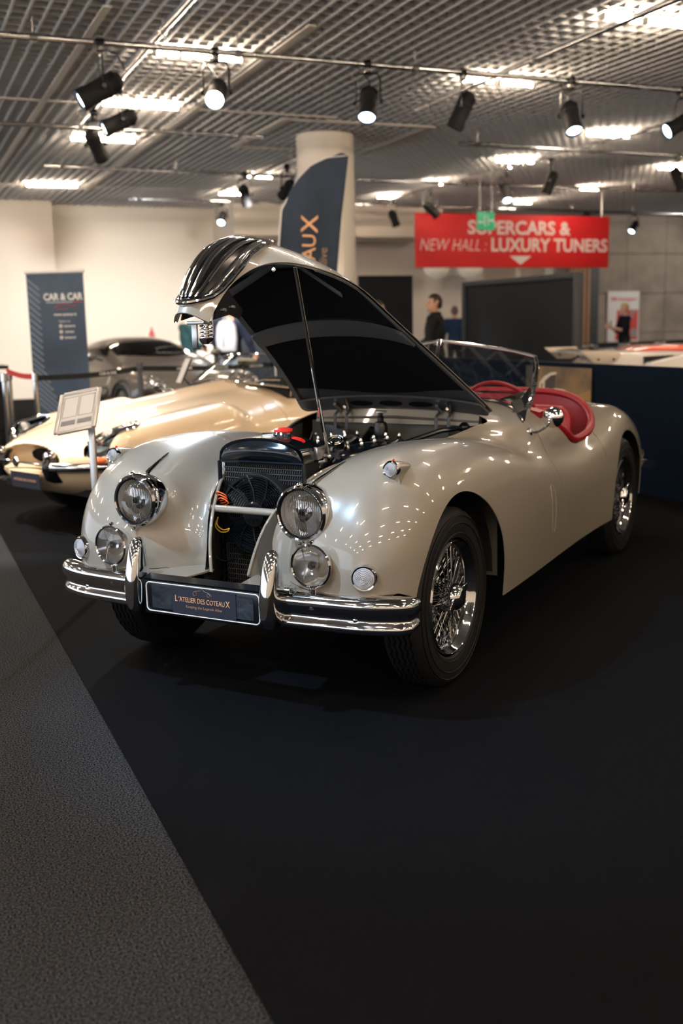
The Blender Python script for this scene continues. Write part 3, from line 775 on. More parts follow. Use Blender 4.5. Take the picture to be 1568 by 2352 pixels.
# radiator with header tank, honeycomb core and two stickers
RAD = empty('radiator', parent=CAR)
zz0, W2 = .862, .197
def tank(y, k=1., e=0.):
    return [(W2*k, y, zz0)]+[(W2*k*math.cos(a), y, zz0+.012+(.085+e)*math.sin(a)**.75) for a in [PI*j/16 for j in range(17)]]+[(-W2*k, y, zz0)]
b = MB(); b.loft([tank(-.205, .97, -.03), tank(-.215, 1.), tank(-.15, 1., .004), tank(-.06, 1., .0), tank(-.05, .97, -.01)]); b.obj('header_tank', 'rad_black', RAD, ang=50)
b = MB(); b.loft([[(u*W2*.95, -.216-.022*(1-u*u)*math.sin(PI*min(1, t*1.02)), zz0+.006+t*(.010+.070*max(0, 1-u*u)**.5)) for u in np.linspace(-1, 1, 25)] for t in np.linspace(0, 1, 12)], caps=False, closed=False); b.obj('tank_front', 'rad_black', RAD, ang=80)
b = MB(); b.tube([(-W2, -.214, zz0), (W2, -.214, zz0)], .006, 6); b.tube([(-W2, -.214, .30), (-W2, -.214, zz0)], .009, 6); b.tube([(W2, -.214, .30), (W2, -.214, zz0)], .009, 6); b.obj('core_frame', 'rad_black', RAD)
b = MB(); b.box((0, -.14, .585), (.38, .10, .55)); b.obj('core_block', 'matt_black', RAD, flat=True)
b = MB()
for i in range(37):
    x = -.188+i*.376/36
    b.tube([(x, -.196-.006*(k % 2), .33+k*.0105) for k in range(51)], .0013, 4)
for k in range(26): b.box((0, -.197, .332+k*.021), (.376, .010, .0016))
b.obj('honeycomb_core', 'dark_metal', RAD, flat=True)
b = MB(); b.box((-.01, -.205, .765), (.36, .012, .022)); b.obj('fan_bracket', 'rad_black', RAD, flat=True)
b = MB(); b.lathe([(.034, 0), (.038, .012), (.034, .022)], Matrix.Translation((.045, -.12, .955)), 24); b.box((-.01, -.12, .966), (.06, .03, .008)); b.obj('filler_neck', 'chrome', RAD)
b = MB(); b.lathe([(.030, .0), (.037, .006), (.037, .014), (.02, .02), (0, .021)], Matrix.Translation((.050, -.12, .972)), 24); b.obj('filler_cap', 'red', RAD)
b = MB(); b.lathe([(.026, 0), (0, .001)], Matrix.Translation((.125, -.13, .9475)) @ Matrix.Rotation(.34, 4, 'Y') @ Matrix.Rotation(.15, 4, 'X') @ Matrix.Diagonal((1.15, .9, 1, 1)), 24); b.obj('warning_sticker', 'red', RAD)
b = MB(); b.box((.20, -.09, .895), (.02, .08, .05)); b.ball((.215, -.05, .875), .012, 8); b.obj('prop_bracket', 'alu', RAD, bevel=.003)

# electric fan in front of the core
FAN = empty('cooling_fan', parent=CAR); FC = (.005, -.275, .665)
b = MB()
for k in range(11): 
    r = .058+k*.0098; b.tube([(FC[0]+r*math.cos(a), FC[1]-.022*(1-(r/.16)**2)*0-.004, FC[2]+r*math.sin(a)) for a in [2*PI*j/48 for j in range(48)]], .0017, 5, closed=True)
b.obj('guard_rings', 'rad_black', FAN)
for k in range(10):
    a = 2*PI*k/10+.2; a2 = a+.28
    b = MB(); b.tube([(FC[0]+r*math.cos(a+.28*t), FC[1]-.008, FC[2]+r*math.sin(a+.28*t)) for r, t in ((.05, 0), (.10, .4), (.16, 1))], .0035, 6); b.obj('guard_spoke', 'rad_black', FAN)
b = MB(); b.lathe([(0, .016), (.046, .016), (.052, .010), (.052, -.02)], axis_to((0, -1, 0), FC), 32)
for k in range(8): b.box((FC[0]+.024*math.cos(k*PI/4), FC[1]-.017, FC[2]+.024*math.sin(k*PI/4)), (.022, .002, .0025), Matrix.Rotation(-k*PI/4, 3, 'Y'))
b.obj('motor_hub', 'rad_black', FAN)
b = MB(); b.lathe([(.150, .0), (.160, -.004), (.160, -.045), (.152, -.045)], axis_to((0, -1, 0), FC), 48); b.obj('shroud', 'matt_black', FAN)
for k in range(6):
    a = 2*PI*k/6+.4; q = MB(); M = axis_to((0, -1, 0), FC) @ Matrix.Rotation(a, 4, 'Z') @ Matrix.Rotation(.5, 4, 'X')
    q.prism([(.045, -.018), (.10, -.03), (.145, -.028), (.15, .02), (.10, .028), (.045, .015)], .003, M @ Matrix.Translation((0, 0, -.02))); q.obj('blade', 'black', FAN)
b = MB(); b.tube([(-.165, -.335, .690), (.165, -.335, .690)], .0145, 14); b.obj('cross_bar', 'paint', CAR)
for k in range(3):
    b = MB(); b.tube(sm([(-.165, -.29, .735-.012*k), (-.145+.008*k, -.31, .752-.012*k), (-.115+.006*k, -.30, .738-.014*k), (-.125, -.285, .72-.012*k), (-.155, -.28, .71-.010*k)], 6), .0028, 6); b.obj('wire', 'orange_wire', CAR)
b = MB(); b.tube(sm([(-.15, -.31, .645), (-.158, -.315, .615), (-.14, -.31, .592), (-.115, -.30, .592), (-.105, -.295, .605)], 6), .0026, 6); b.tube(sm([(-.148, -.31, .65), (-.15, -.315, .62), (-.125, -.31, .60), (-.105, -.295, .605)], 6), .0026, 6); b.obj('wire', 'yellow_wire', CAR)
b = MB(); b.tube(sm([(-.16, -.30, .62), (-.165, -.31, .50), (-.12, -.31, .475), (-.06, -.30, .49)], 8), .003, 6); b.obj('cable', 'black', CAR)

# ---- lamps
def headlight(s):
    t = empty('headlight', parent=CAR); A = axis_to((0, -1, 0), (s*.373, -.522, .736)); cx, cz = s*.375, .736
    b = MB(); b.lathe([(.0, -.16), (.07, -.14), (.098, -.06), (.103, -.02), (.103, .0), (.1005, .004)], A, 56); b.obj('headlamp_bowl', 'chrome', t)
    b = MB(); b.lathe([(.1005, .003), (.1035, .008), (.102, .018), (.094, .026), (.089, .022), (.088, .012)], A, 56); b.obj('headlamp_rim', 'chrome', t)
    b = MB(); b.lathe([(.0895, .012), (.0885, .018), (.085, .021), (.083, .016)], A, 56); b.obj('rubber_seal', 'black', t)
    b = MB(); b.lathe([(.086, .014), (.078, -.012), (.06, -.034), (.035, -.048), (.018, -.052), (0, -.052)], A, 48); b.obj('reflector', 'reflector', t)
    b = MB(); b.lathe([(.086, .016), (.075, .026), (.05, .036), (.025, .041), (0, .042)], A, 48); b.obj('lens', 'lens', t)
    b = MB(); b.lathe([(.0, .012), (.016, .011), (.019, .006), (.019, -.02), (.015, -.03)], A, 24); b.lathe([(.019, .0), (.034, -.006), (.036, -.02), (.030, -.03)], A, 24); b.obj('bulb_shield', 'chrome', t)
    b = MB(); b.lathe([(0, .0135), (.010, .0135), (.010, .010)], A, 20); b.obj('bulb_cap', 'black', t)
    b = MB(); b.ball((cx, -.545, cz+.104), (.010, .016, .012), 12); b.obj('rim_clip', 'chrome', t)
    b = MB(); b.ball((cx, -.545, cz-.106), (.012, .014, .009), 10); b.obj('rim_screw', 'chrome', t)
    sp = on_body([(s*(.378+.035*q), -.455+.19*q, .835+.04*q) for q in np.linspace(0, 1, 9)], .003)
    b = MB(); b.tube(sp.tolist(), [.010, .009, .008, .0072, .0064, .0056, .0048, .0038, .002], 8, flat=.8); b.obj('spear_trim', 'chrome', t)
for s in (-1, 1): headlight(s)
def fog_lamp(s):
    t = empty('fog_lamp', parent=CAR); A = axis_to((s*.05, -1, 0), (s*.447, -.600, .568))
    b = MB(); b.lathe([(0, -.085), (.03, -.08), (.06, -.05), (.074, -.012), (.078, 0), (.079, .008), (.074, .014), (.0705, .010)], A, 44); b.obj('lamp_shell', 'chrome', t)
    b = MB(); b.lathe([(.071, .006), (.06, -.02), (.035, -.042), (0, -.048)], A, 40); b.obj('reflector', 'mirror_bowl', t)
    b = MB(); b.lathe([(.0715, .009), (.05, .018), (.025, .022), (0, .023)], A, 40); b.obj('lens', 'lens_clear', t)
    b = MB(); b.lathe([(0, .012), (.010, .011), (.016, .0), (.018, -.02), (.012, -.03)], A, 18)
    for k in range(3): b.tube([A @ Vector((.06*math.cos(k*2.1), .015*math.sin(k*2.1), -.01)), A @ Vector((.068*math.cos(k*2.1), .068*math.sin(k*2.1), .002))], .0025, 6)
    b.obj('bulb_shield', 'chrome', t)
    b = MB(); b.lathe([(.024, -.155), (.024, -.145), (.011, -.14), (.011, -.085), (.016, -.082), (.012, -.07)], Matrix.Translation((s*.447, -.590, .568)), 16); b.obj('lamp_bracket', 'chrome', t)
    b = MB(); b.ball((s*.447, -.595, .652), (.009, .012, .007), 10); b.obj('rim_clip', 'chrome', t)
for s in (-1, 1): fog_lamp(s)
def ribbed(t, A, r, name='lens', m='lens_ring'):
    prof = [(r, 0)]; n = 7
    for k in range(n, 0, -1): prof += [(r*k/n-.0005, .006+.010*(1-(k/n)**2)), (r*(k-.55)/n, .009+.010*(1-(k/n)**2))]
    b = MB(); b.lathe(prof+[(0, .021)], A, 32); b.obj(name, m, t, ang=20)
for s in (-1, 1):
    t = empty('indicator_lamp', parent=CAR); x, z = s*.635, .535; y = body_front(abs(x), z)
    A = axis_to((s*.30, -1, 0), (x, y-.012, z))
    b = MB(); b.lathe([(.047, -.03), (.047, .0), (.043, .009), (.038, .008)], A, 36); b.obj('lamp_rim', 'chrome', t); ribbed(t, A @ Matrix.Translation((0, 0, .003)), .038)
    t = empty('side_lamp', parent=CAR); x = s*.634; yy = -.345; zt = body_top(x, yy)
    A = axis_to((0, -1, .08), (x, yy, .880))
    b = MB(); b.lathe([(0, -.19), (.010, -.175), (.024, -.12), (.030, -.05), (.031, 0), (.028, .008), (.025, .006)], Matrix.Translation((0, 0, -.0)) @ A, 28); b.obj('lamp_pod', 'paint', t)
    b = MB(); b.loft([[(x+.028*k*c_, yy-.0+d, z_) for c_, z_ in ((-1, .865), (1, .865), (1.3, zt-.03), (-1.3, zt-.03))] for d, k in ((.0, 1), (.06, 1), (.15, .6))]); b.obj('lamp_foot', 'paint', t)
    b = MB(); b.lathe([(.0315, -.012), (.033, 0), (.029, .010), (.024, .008)], A, 28); b.obj('lamp_rim', 'chrome', t); ribbed(t, A @ Matrix.Translation((0, 0, .003)), .024, m='lens_ring')
    b = MB(); b.ball((x, yy+.02, .911), (.004, .008, .007), 10); b.obj('tell_tale', 'red', t)

# ---- front bumper with overriders and number-plate panel
BUM = empty('front_bumper', parent=CAR)
prof = [(-.004, .066), (.018, .066), (.034, .059), (.044, .046), (.047, .032), (.044, .018), (.036, .006), (.028, -.004), (.0255, -.014), (.028, -.023), (.035, -.031), (.040, -.041), (.038, -.053), (.028, -.062), (.010, -.067), (-.004, -.066)]
def bpath(x):
    a = abs(x); return -.585+.03*(a/.6)**2+(.0 if a < .6 else .62*(a-.6)**1.75*1.6)
xs = [-.758, -.754, -.742, -.722, -.695, -.655, -.6, -.5, -.4, -.3, -.15, 0, .15, .3, .4, .5, .6, .655, .695, .722, .742, .754, .758]
rings = []
cp_ = [(x, bpath(x)) for x in xs]; cp_[0] = (-.760, cp_[1][1]+.055); cp_[-1] = (.760, cp_[-2][1]+.055)
for i, (x, y) in enumerate(cp_):
    x0, y0 = cp_[max(0, i-1)]; x1, y1 = cp_[min(len(cp_)-1, i+1)]; L = math.hypot(x1-x0, y1-y0); nx, ny = (y1-y0)/L, -(x1-x0)/L
    k = .80 if i in (0, len(cp_)-1) else (.97 if i in (1, len(cp_)-2) else 1)
    rings.append([(x+nx*o*k, y+ny*o*k, (.400+z*k*1.04)) for o, z in prof])
b = MB(); b.loft(rings); b.obj('bumper_bar', 'chrome', BUM, ang=50)
for s in (-1, 1):
    b = MB(); b.lathe([(.011, 0), (.011, .006), (.006, .010), (0, .011)], axis_to((s*.1, -1, 0), (s*.603, bpath(.603)-.018, .385)), 14); b.obj('bumper_bolt', 'chrome', BUM)
    R = []
    for z, w, f, bk in ((.333, .014, -.655, -.615), (.345, .026, -.678, -.59), (.38, .033, -.690, -.58), (.43, .035, -.692, -.58), (.48, .034, -.686, -.575), (.53, .031, -.674, -.585), (.57, .029, -.660, -.595), (.60, .022, -.645, -.602), (.614, .010, -.630, -.608)):
        yc, h = (f+bk)/2, (bk-f)/2
        R.append([(s*.301+w*math.copysign(abs(math.cos(a))**.8, math.cos(a)), yc-h*math.copysign(abs(math.sin(a))**.8, math.sin(a)), z) for a in [2*PI*k/24 for k in range(24)]])
    b = MB(); b.loft(R); b.obj('overrider', 'chrome', BUM, ang=60)
    b = MB(); b.box((s*.345, -.60, .475), (.05, .05, .02)); b.obj('overrider_foot', 'chrome', BUM, bevel=.006)
NP = empty('plate_panel', parent=BUM)
b = MB(); b.box((0, -.632, .398), (.535, .018, .135)); b.obj('panel_board', 'black', NP, bevel=.006)
b = MB(); b.loft([[(x, -.615, .458), (x, -.645, .460), (x, -.648, .468), (x, -.605, .478)] for x in (-.262, .262)]); b.obj('panel_hood', 'rad_black', NP, ang=20)
def rrect(w, h, r, y):
    o = []
    for cx, cz, a0 in ((w-r, h-r, 0), (-w+r, h-r, PI/2), (-w+r, -h+r, PI), (w-r, -h+r, 1.5*PI)):
        o += [(cx+r*math.cos(a0+PI/2*k/5), y, cz+r*math.sin(a0+PI/2*k/5)) for k in range(6)]
    return o
b = MB(); b.tube([(x, y, z+.398) for x, y, z in rrect(.253, .055, .016, -.642)], .0024, 6, closed=True); b.obj('white_border', 'white', NP)
b = MB(); M_tape = noise_mat(mat('creased_film', (.02, .026, .034), .3), 14, (.010, .014, .02), (.03, .038, .047), 5, .8)
b.box((0, -.642, .398), (.455, .002, .085)); b.obj('tape_film', M_tape, NP, flat=True)
b = MB(); b.box((.012, -.6445, .397), (.285, .0015, .098)); b.obj('name_card', 'navy', NP, flat=True)
Mt = lambda x, z: face((x, -.6456, z), (1, 0, 0), (0, 0, 1))
text('lettering', "L", .034, 'gold', NP, Mt(-.112, .4035), .0, width=.010, height=.0235)
text('lettering', "'ATELIER DES COTEAU", .0265, 'gold', NP, Mt(.003, .4015), -.0002, width=.205, height=.0190)
text('lettering', "X", .034, 'gold', NP, Mt(.119, .4025), .0, width=.018, height=.0235)
text('lettering', "Keeping the Legends Alive", .0165, 'gold_dim', NP, Mt(.012, .377), -.0001, width=.160)
b = MB(); car_l = [(-.04, .428), (-.036, .436), (-.02, .441), (-.006, .442), (.004, .449), (.014, .441), (.03, .438), (.042, .430), (.044, .426)]
b.tube([(x+.005, -.646, z) for x, z in car_l], .0007, 4); b.tube([(.005-.03+.008*math.cos(a), -.646, .430+.008*math.sin(a)) for a in [2*PI*k/16 for k in range(16)]], .0007, 4, closed=True); b.tube([(.005+.03+.006*math.cos(a), -.646, .429+.006*math.sin(a)) for a in [2*PI*k/16 for k in range(16)]], .0007, 4, closed=True)
b.obj('car_drawing', 'gold_dim', NP)

# ---- wheels
def make_wheel():
    t = empty('wheel', parent=CAR)
    X = Matrix.Rotation(PI/2, 4, 'Y')           # local z -> +x (outwards)
    pr = [(.232, -.070), (.24, -.078), (.27, -.083), (.30, -.083), (.325, -.078), (.338, -.068), (.345, -.058)]
    n = 96; grooves = (-.043, -.022, 0, .022, .043); tread = []
    for g in grooves: tread += [(.349-.02*g*g*100*.03, g-.0045), (.341, g-.002), (.341, g+.002), (.349, g+.0045)]
    prof = pr+tread+[(r, -h) for r, h in pr[::-1]]
    vs = []; fs = []; m = len(prof)
    for k in range(n):
        a = 2*PI*k/n; zig = .0042*(1 if k % 2 else -1)
        for i, (r, h) in enumerate(prof):
            inn = len(pr) <= i < len(pr)+len(tread); hh = h+(zig if inn else 0); rr = r-(.0035 if (not inn and r > .336 and k % 2) else 0)
            vs.append((rr*math.cos(a), rr*math.sin(a), hh))
    for k in range(n):
        for i in range(m-1): fs.append((k*m+i, k*m+i+1, ((k+1) % n)*m+i+1, ((k+1) % n)*m+i))
    b = MB(); b.add([X @ Vector(v) for v in vs], fs); ty = b.obj('tyre', 'rubber', t, ang=25)
    b = MB()
    for r, h in ((.318, .0815), (.29, .0845), (.250, .080)): b.tube([X @ Vector((r*math.cos(a), r*math.sin(a), h)) for a in [2*PI*k/72 for k in range(72)]], .0022, 5, closed=True)
    b.obj('sidewall_rib', 'rubber', ty)
    b = MB(); b.lathe([(.222, .074), (.2195, .078), (.216, .074), (.212, .062), (.204, .054), (.198, .04), (.192, .0), (.198, -.04), (.21, -.06), (.218, -.074), (.225, -.07), (.232, -.06), (.205, -.03), (.2, 0), (.205, .03), (.232, .06), (.222, .074)], X, 72); b.obj('rim', 'chrome', t, ang=60)
    b = MB(); ns = 36
    for k in range(ns):
        a = 2*PI*k/ns; da = .42*(1 if k % 2 else -1)
        b.tube([X @ Vector((.042*math.cos(a+da), .042*math.sin(a+da), .052)), X @ Vector((.196*math.cos(a), .196*math.sin(a), .030))], .0024, 6)
        a += PI/ns
        b.tube([X @ Vector((.052*math.cos(a-da), .052*math.sin(a-da), -.030)), X @ Vector((.197*math.cos(a), .197*math.sin(a), -.004))], .0024, 6)
        b.tube([X @ Vector((.052*math.cos(a-da*.5), .052*math.sin(a-da*.5), -.028)), X @ Vector((.197*math.cos(a+.04), .197*math.sin(a+.04), .012))], .0022, 6)
    b.obj('wire_lacing', 'chrome', t)
    b = MB()
    for k in range(72):
        a = 2*PI*k/72; z = (.030, -.004)[k % 2]
        b.tube([X @ Vector((.180*math.cos(a), .180*math.sin(a), z)), X @ Vector((.197*math.cos(a), .197*math.sin(a), z))], .0042, 6)
    b.obj('spoke_nipples', 'chrome', t)['kind'] = 'stuff'
    b = MB(); b.lathe([(.060, -.045), (.062, -.02), (.050, -.01), (.044, .02), (.046, .05), (.040, .060)], X, 32); b.obj('hub_shell', 'chrome', t)
    sp = empty('knock_off_spinner', parent=t)
    b = MB(); b.lathe([(.050, .052), (.055, .060), (.055, .078), (.048, .094), (.034, .108), (.028, .111), (0, .112)], X, 36); b.obj('spinner_cap', 'chrome', sp)
    for sg in (-1, 1):
        b = MB(); R = [[X @ Vector((u+sg*0, (sg*v), h)) for u, h in ((-w, .076-d), (w, .076-d), (w*.8, .094-d*.2), (-w*.8, .094-d*.2))] for v, w, d in ((.02, .030, -.004), (.055, .024, -.008), (.085, .014, -.012), (.094, .006, -.016))]
        b.loft(R); b.obj('spinner_ear', 'chrome', sp, bevel=.002)
    b = MB(); b.lathe([(.062, -.06), (.13, -.065), (.13, -.04), (.10, -.03), (.06, -.03)], X, 40); b.obj('brake_drum', 'dark_metal', t)
    return t
wh = make_wheel(); ZW = .343
wh.location = (.655, 0, ZW); wh.rotation_euler = (.35, 0, 0)
for x, y, r in ((-.655, 0, 1.0), (.655, 2.591, .8), (-.655, 2.591, 2.)):
    c = copy_tree(wh, CAR); c.location = (x, y, ZW); c.rotation_euler = (r, 0, PI if x < 0 else 0)

# ---- windscreen: two flat panes in a chrome V frame
WS = empty('windscreen', parent=CAR)
TC, BC = Vector((0, 1.553, 1.293)), Vector((0, 1.405, 1.0))
for s in (-1, 1):
    base = [(0, 1.405, 1.002), (s*.236, 1.425, .997), (s*.37, 1.403, .987), (s*.473, 1.36, .963), (s*.53, 1.30, .938)]
    side_ = [(s*.56, 1.235, .905), (s*.560, 1.33, .955), (s*.550, 1.43, 1.012), (s*.546, 1.50, 1.09), (s*.540, 1.54, 1.15), (s*.515, 1.585, 1.207)]
    top = [(s*.515, 1.585, 1.207), (s*.4, 1.585, 1.235), (s*.2, 1.57, 1.267), (0, 1.553, 1.293)]
    b = MB(); b.tube(top, .0085, 10); b.tube(side_[1:], [.017, .014, .012, .0105, .0095], 10, flat=1.0); b.tube([(0, 1.405, 1.0), (0, 1.553, 1.293)], .011, 8, flat=.8); b.obj('screen_frame', 'chrome', WS)
    b = MB(); b.add([side_[0], (s*.573, 1.26, .905), side_[1], side_[2], (s*.535, 1.45, 1.06), (s*.505, 1.40, 1.0), (s*.46, 1.375, .985), (s*.48, 1.35, .966), (s*.53, 1.29, .94)], [tuple(range(9))])
    M_ = b.obj('screen_foot', 'black', WS, flat=True); md = M_.modifiers.new('t', 'SOLIDIFY'); md.thickness = .012; md.offset = 0
    b = MB(); b.tube([Vector(p)+Vector((0, 0, .003)) for p in base], .011, 8, flat=.9); b.tube([(s*.53, 1.29, .938), (s*.560, 1.245, .915), (s*.572, 1.225, .895)], .009, 8); b.obj('rubber_base', 'rad_black', WS)
    b = MB(); b.add([(0, 1.405, 1.006), (s*.236, 1.425, 1.003), (s*.37, 1.408, .995), (s*.47, 1.385, .985), (s*.50, 1.40, 1.0), (s*.535, 1.46, 1.05), (s*.535, 1.53, 1.14), (s*.510, 1.580, 1.20), (s*.2, 1.57, 1.262), (0, 1.553, 1.288)], [tuple(range(10))]); b.obj('pane', 'glass', WS, flat=True)
b = MB(); b.loft([[(-.018, 1.545, 1.30), (.018, 1.545, 1.30), (.010, 1.535, 1.262), (-.010, 1.535, 1.262)], [(-.018, 1.562, 1.302), (.018, 1.562, 1.302), (.010, 1.555, 1.262), (-.010, 1.555, 1.262)]]); b.obj('centre_cap', 'chrome', WS, bevel=.003)
for s, k in ((1, 1), (-1, -1)):
    w = empty('wiper', parent=CAR)
    b = MB(); b.tube([(s*.12, 1.36, 1.01), (s*.20, 1.40, 1.035), (s*.30, 1.425, 1.03)], .004, 6); b.lathe([(.012, 0), (.012, .014), (.006, .02), (0, .02)], Matrix.Translation((s*.12, 1.355, .995)), 10); b.obj('wiper_arm', 'chrome', w)
    b = MB(); b.tube([(s*.17, 1.41, 1.018), (s*.3, 1.425, 1.038), (s*.46, 1.42, 1.028)], .006, 6, flat=.6); b.obj('wiper_blade', 'black', w)

# wing mirror
MI = empty('wing_mirror', parent=CAR)
pb = on_body([(.615, 1.20, .86)], 0)[0]; pb = Vector(pb); q = Vector((.665, 1.36, .905))
b = MB(); b.lathe([(.020, 0), (.019, .008), (.010, .012), (0, .014)], axis_to((1, 0, .3), pb), 16); b.tube(sm([pb, pb+Vector((.03, .02, -.002)), pb+Vector((.045, .08, .01)), q+Vector((0, -.015, -.02)), q], 5), .0055, 8); b.obj('mirror_stalk', 'chrome', MI)
b = MB(); A = axis_to((-.25, 1, -.05), q+Vector((.012, .02, .012))); b.lathe([(0, -.028), (.025, -.024), (.045, -.010), (.052, .002), (.050, .008), (.0, .008)], A, 32); b.ball(q, .011, 10); b.obj('mirror_head', 'chrome', MI)

# ---- cockpit
CK = lambda n: MB()
ck = []
for k in range(72):
    a = 2*PI*k/72; c_, s_ = math.cos(a), math.sin(a); x = .667*math.copysign(abs(c_)**(2/3.2), c_); y = 1.955+.535*math.copysign(abs(s_)**(2/3.2), s_)
    ck.append((x, y))
rim = [(x*.985, 1.955+(y-1.955)*.985, body_top(x*.985, 1.955+(y-1.955)*.985)) for x, y in ck if y > 1.52]
i0 = max(range(len(rim)), key=lambda i: math.hypot(rim[i][0]-rim[i-1][0], rim[i][1]-rim[i-1][1])); rim = rim[i0:]+rim[:i0]
b = MB(); b.tube([(x, y, z-.002) for x, y, z in rim], .021, 12); b.obj('cockpit_roll', 'red_leather', CAR)
b = MB(); low = [(x*.93, 1.955+(y-1.955)*.93) for x, y in ck]
R0 = [(x*.965, 1.955+(y-1.955)*.965, body_top(x*.97, 1.955+(y-1.955)*.97)-.02) for x, y in ck]; R1 = [(x, y, .62) for x, y in low]; R2 = [(x*.9, 1.955+(y-1.955)*.9, .33) for x, y in low]
b.loft([R0, R1, R2], caps=False); b.add(R2, [tuple(range(72))]); b.obj('cockpit_trim', 'red_leather', CAR)
for x in (-.29, .29):
    st = empty('seat', parent=CAR)
    sec = lambda y, z, w, h, e=.7: [(x+w*math.copysign(abs(math.cos(a))**e, math.cos(a)), y, z+h*math.copysign(abs(math.sin(a))**e, math.sin(a))) for a in [2*PI*k/24 for k in range(24)]]
    b = MB(); b.loft([sec(1.70, .50, .20, .05), sec(1.74, .50, .23, .08), sec(2.05, .48, .235, .08), sec(2.16, .47, .22, .07)]); b.obj('seat_cushion', 'red_leather', st, ang=60)
    R = []
    for z, w, y0, th in ((.46, .20, 2.12, .05), (.55, .235, 2.15, .065), (.70, .24, 2.19, .07), (.80, .235, 2.22, .068), (.865, .21, 2.245, .058), (.90, .16, 2.26, .035), (.905, .08, 2.265, .01)):
        R.append([(x+w*math.copysign(abs(math.cos(a))**.7, math.cos(a)), y0+th*math.copysign(abs(math.sin(a))**.7, math.sin(a)), z) for a in [2*PI*k/24 for k in range(24)]])
    b = MB(); b.loft(R); b.obj('seat_back', 'red_leather', st, ang=60)
b = MB(); b.loft([[(x, 1.47, .975-.05*(x/.6)**4), (x, 1.52, .99-.06*(x/.6)**4), (x, 1.57, .96-.06*(x/.6)**4), (x, 1.58, .78), (x, 1.48, .78)] for x in np.linspace(-.58, .58, 15)]); b.obj('dashboard', 'red_leather', CAR)
SW = empty('steering_wheel', parent=CAR); A = Matrix.Translation((.26, 1.76, .89)) @ Matrix.Rotation(-1.05, 4, 'X')
b = MB(); b.tube([A @ Vector((.205*math.cos(a), .205*math.sin(a), 0)) for a in [2*PI*k/48 for k in range(48)]], .011, 8, closed=True); b.obj('wheel_ring', 'red_leather', SW)
for a in (PI/2, PI*7/6, PI*11/6):
    b = MB(); b.tube([A @ Vector((.04*math.cos(a), .04*math.sin(a), -.02)), A @ Vector((.2*math.cos(a), .2*math.sin(a), 0))], .012, 6, flat=.3); b.obj('wheel_spoke', 'steel', SW)
b = MB(); b.lathe([(0, .01), (.03, .005), (.04, -.015), (.02, -.03), (.018, -.28)], A, 20); b.obj('steering_column', 'black', SW)

# rear: tail lamp and bumper tip
for s in (-1, 1):
    p = on_body([(s*.66, 3.42, .50)], .01)[0]
    b = MB(); b.lathe([(.03, 0), (.028, .02), (.02, .03), (0, .035)], axis_to((s*.5, 1, 0), p), 20); b.obj('tail_lamp', 'chrome', CAR)
b = MB(); b.tube([(-.70, 3.40, .43), (-.5, 3.62, .43), (0, 3.68, .43), (.5, 3.62, .43), (.70, 3.40, .43)], .05, 12, flat=.7, up=(0, 0, 1)); b.obj('rear_bumper', 'chrome', CAR)
# ---------------------------------------------------------------- cream sports car with a long bonnet, behind on the left
ET = empty('sports_car', (1.55, 7.98, .006), -(.745+HALL))
tag(ET, 'cream low sports car with a long bonnet and oval mouth beside the grey roadster', 'car')
eA = spline([-.95, -.7, -.3, .1, .7, 1.4, 2.2, 3.0, 3.5], [.70, .755, .80, .82, .825, .82, .83, .80, .70])
eT = spline([-.95, -.6, -.2, .2, .7, 1.1, 1.5, 2.2, 3.0, 3.5], [.66, .72, .775, .82, .875, .91, .90, .86, .78, .66])
def et_body(x, y, z):
    x = np.abs(x)
    c = sweep(x, y, z, 0, eA(y), .50, eT(y)-.50, .34, 2.25, (-.90, .35, 2.8), (3.5, 2.2, 2.2), 2.3)
    wg = capsule(x, y, z, (.60, -.42, .60), (.62, .45, .66), .12, .17)
    bu = capsule(x, y, z, (0, -.35, .66), (0, 1.05, .80), .13, .155)
    f = smin(smin(c, wg, .12), bu, .10)
    m = ellipsoid(x, y, z, (0, -.93, .51), (.40, .36, .10))
    return smax(f, -m, .03)
_Pe, _Qe = surface_nets(et_body, (-.95, -1.0, .1), (.95, 3.6, 1.1), .027); _Pe = snap(et_body, _Pe, 5); _Te = tris(_Qe)
eo = lambda P: .24-P[:, 2]
_Pe, _Te = clip(_Pe, _Te, eo)
_Pe, _Te = clip(_Pe, _Te, lambda P: np.where(np.abs(P[:, 0]) > .5, .335-np.hypot(P[:, 1], P[:, 2]-.31), -1))
_Pe, _Te = clip(_Pe, _Te, lambda P: -np.maximum(((np.abs(P[:, 0])/.62)**3+(np.abs(P[:, 1]-1.75)/.52)**3)**(1/3)*.5-.5, .6-P[:, 2]))
def heads(P):          # <0 inside the slanted headlamp windows
    q = np.abs(P[:, 0]); u = (q-.545)/.115; v = (P[:, 1]+.47-.35*(q-.545))/.20
    return np.where(P[:, 2] > .52, np.sqrt(u*u+v*v)-1, 1)
MAT['cream'] = mat('cream_paint', (.82, .63, .41), .3, coat=1.0)
P_, T_ = clip(_Pe, _Te, lambda P: -heads(P))
bon = lambda P: np.maximum(P[:, 1]-1.02, .43-P[:, 2]-.0*P[:, 1])
Pq, Tq = clip(P_, T_, lambda P: bon(P)+.003); sdf_obj('front_bonnet', Pq, Tq, et_body, 'cream', ET, .004, 'black')
Pq, Tq = clip(P_, T_, lambda P: .003-bon(P)); sdf_obj('bodywork', Pq, Tq, et_body, 'cream', ET, .004, 'black')
